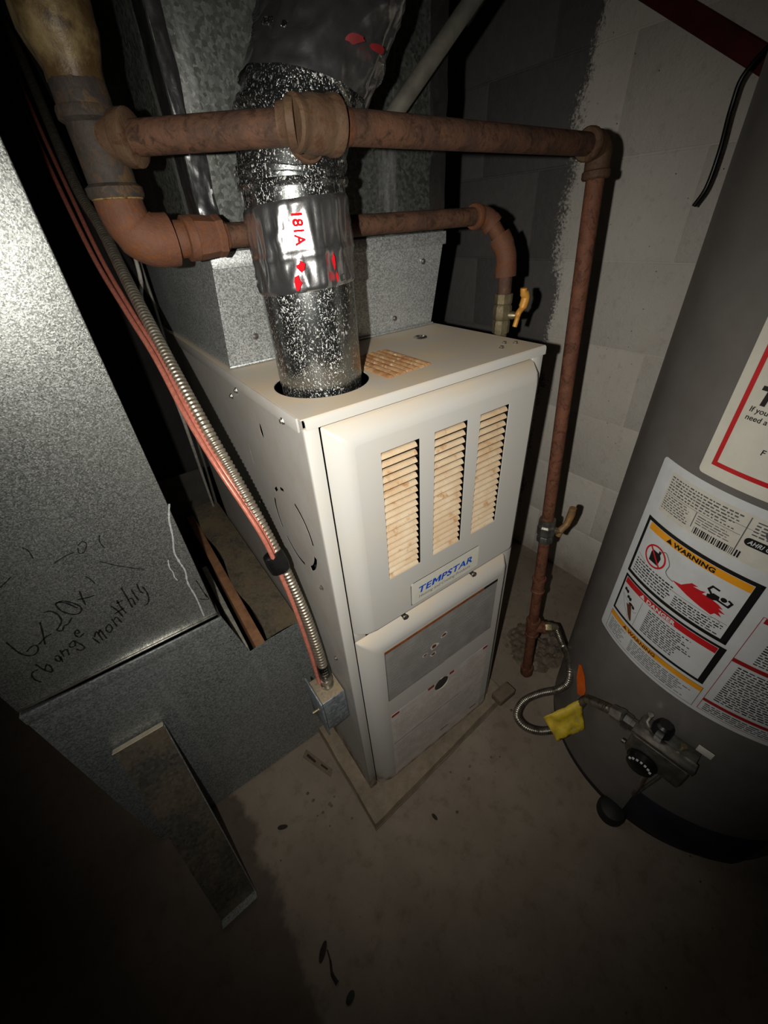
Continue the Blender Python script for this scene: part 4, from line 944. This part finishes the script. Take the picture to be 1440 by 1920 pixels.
# crumpled yellow tag and orange tag on the connector
bm = bmesh.new(); q = [Vector(v) for v in ((.372, -.165, .190), (.376, -.208, .146), (.428, -.232, .176), (.442, -.200, .236))]; G = []
for j in range(11):
    row = []
    for i in range(13):
        u_, v_ = i/12, j/10; p = (q[0].lerp(q[3], u_)).lerp(q[1].lerp(q[2], u_), v_)
        k = mnoise.noise(Vector((u_*3, v_*3, 2)))*.010 + mnoise.noise(Vector((u_*8, v_*8, 5)))*.003
        row.append(bm.verts.new(p + Vector((-.5, -.6, .4))*(.020 + k)))
    G.append(row)
for a, b in zip(G, G[1:]):
    for i in range(12): bm.faces.new((a[i], a[i+1], b[i+1], b[i]))
ty = finish('yellow_tag', bm, 'tag_yellow', None, True, 60); tag(ty, 'crumpled yellow paper tag wrapped on the gas connector', 'tag')
ty.modifiers.new('thick', 'SOLIDIFY').thickness = .0006
bm = bmesh.new(); ol = [(0, 0), (.020, .004), (.028, .030), (.024, .062), (.014, .082), (.004, .078), (-.004, .040)]
bm = panel_bm(ol, [], lambda a, b: tuple(Vector((.447, -.196, .232)) + Vector((-.35, -.85, .30))*a + Vector((.25, .35, .80))*b), .0012, (-.75, -.6, .1))
tag(finish('orange_tag', bm, 'tag_orange'), 'bright orange plastic tag hanging behind the gas connector', 'tag')
# black lead beside the tank
tag(tube('black_wire', [(.86, -.12, 1.10), (.85, -.10, 1.27), (.822, -.02, 1.295), (.80, .013, 1.262), (.802, .019, 1.225), (.80, .015, 1.175), (.80, .017, 1.128), (.80, .028, 1.102)], .0034, 'black_plastic', None, 10, 6), 'black cable end hanging against the white wall beside the water heater', 'cable')

# ================================================================== LITTER ON THE FLOOR
def flat_leaf(name, outline, z, mat, th=.0012, seed=1):
    bm = panel_bm(outline, [], lambda x, y: (x, y, z), th, (0, 0, 1))
    for v in bm.verts: v.co.z += abs(mnoise.noise(Vector((v.co.x*60, v.co.y*60, seed))))*.004
    return finish(name, bm, mat)
def ell(cx, cy_, a, b, rot, n=14):
    c_, s_ = math.cos(math.radians(rot)), math.sin(math.radians(rot))
    return [(cx + a*math.cos(t)*c_ - b*math.sin(t)*s_, cy_ + a*math.cos(t)*s_ + b*math.sin(t)*c_) for t in [2*math.pi*k/n for k in range(n)]]
lf = thing('dry_leaf', (-.222, -.19, 0), 'dark dead leaf with a long stem lying on the dim floor', 'leaf')
def leafpart(nm, ol, mat):
    o = flat_leaf(nm, ol, .0016, mat); attach(o, lf); return o
leafpart('leaf_blade', ell(-.222, -.165, .0155, .0055, 40), 'leaf_dry')
tube('leaf_stem', [(-.214, -.168, .003), (-.2165, -.185, .004), (-.2215, -.200, .004), (-.2195, -.215, .003)], [.0012]*5+[.002]*5+[.003]*5+[.004], 'leaf_dry', lf, 8, 5)
tag(flat_leaf('leaf_scrap', ell(-.209, -.243, .010, .006, 20), .0016, 'leaf_green', .0014, 5), 'tiny greenish scrap lying beyond the stem of the dead leaf', 'scrap')
tag(flat_leaf('debris_chip', ell(-.204, .062, .0115, .0045, -25), .0016, 'leaf_dry', .002, 7), 'small dark oval chip on the floor left of the pad', 'debris')
tag(flat_leaf('debris_chip', ell(.088, -.130, .008, .0035, 100), .0016, 'leaf_dry', .003, 9), 'tiny black crumb on the floor in front of the pad', 'debris')
wrp = thing('paper_scrap', (-.078, .134, 0), 'flattened pale paper scrap beside the pad under the boot', 'scrap')
bm = panel_bm([(-.100, .170), (-.084, .182), (-.052, .098), (-.064, .086)], [], lambda x, y: (x, y, .0022), .0014, (0, 0, 1)); finish('paper', bm, 'wood_shim', wrp)
finish('dark_mark', panel_bm([(-.091, .166), (-.085, .169), (-.076, .140), (-.081, .138)], [], lambda x, y: (x, y, .0026), .0002, (0, 0, 1)), 'leaf_dry', wrp)
finish('dark_mark', panel_bm([(-.072, .124), (-.068, .126), (-.060, .106), (-.064, .104)], [], lambda x, y: (x, y, .0026), .0002, (0, 0, 1)), 'leaf_dry', wrp)
# crumbs of concrete by the pad corner
rg = random.Random(11); cr = None
for k in range(16):
    x, y = (rg.uniform(-.13, -.05), rg.uniform(-.03, .09)) if k < 9 else (rg.uniform(.02, .42), rg.uniform(-.16, -.07))
    bm = bmesh.new(); bmesh.ops.create_icosphere(bm, subdivisions=1, radius=1)
    s_ = rg.uniform(.0022, .0048)
    for v in bm.verts: v.co = v.co*(1+.35*mnoise.noise(v.co*1.7 + Vector((k, 0, 0)))); v.co = Vector((v.co.x*s_, v.co.y*s_*.8, v.co.z*s_*.6))
    o = finish('concrete_crumb', bm, 'rubble'); o.location = (x, y, s_*.5)
    tag(o, 'small crumb of concrete among the grit beside the left edge of the pad' if k < 9 else 'small crumb of concrete among the grit in front of the pad', 'crumb', 'crumbs left of the pad' if k < 9 else 'crumbs in front of the pad')
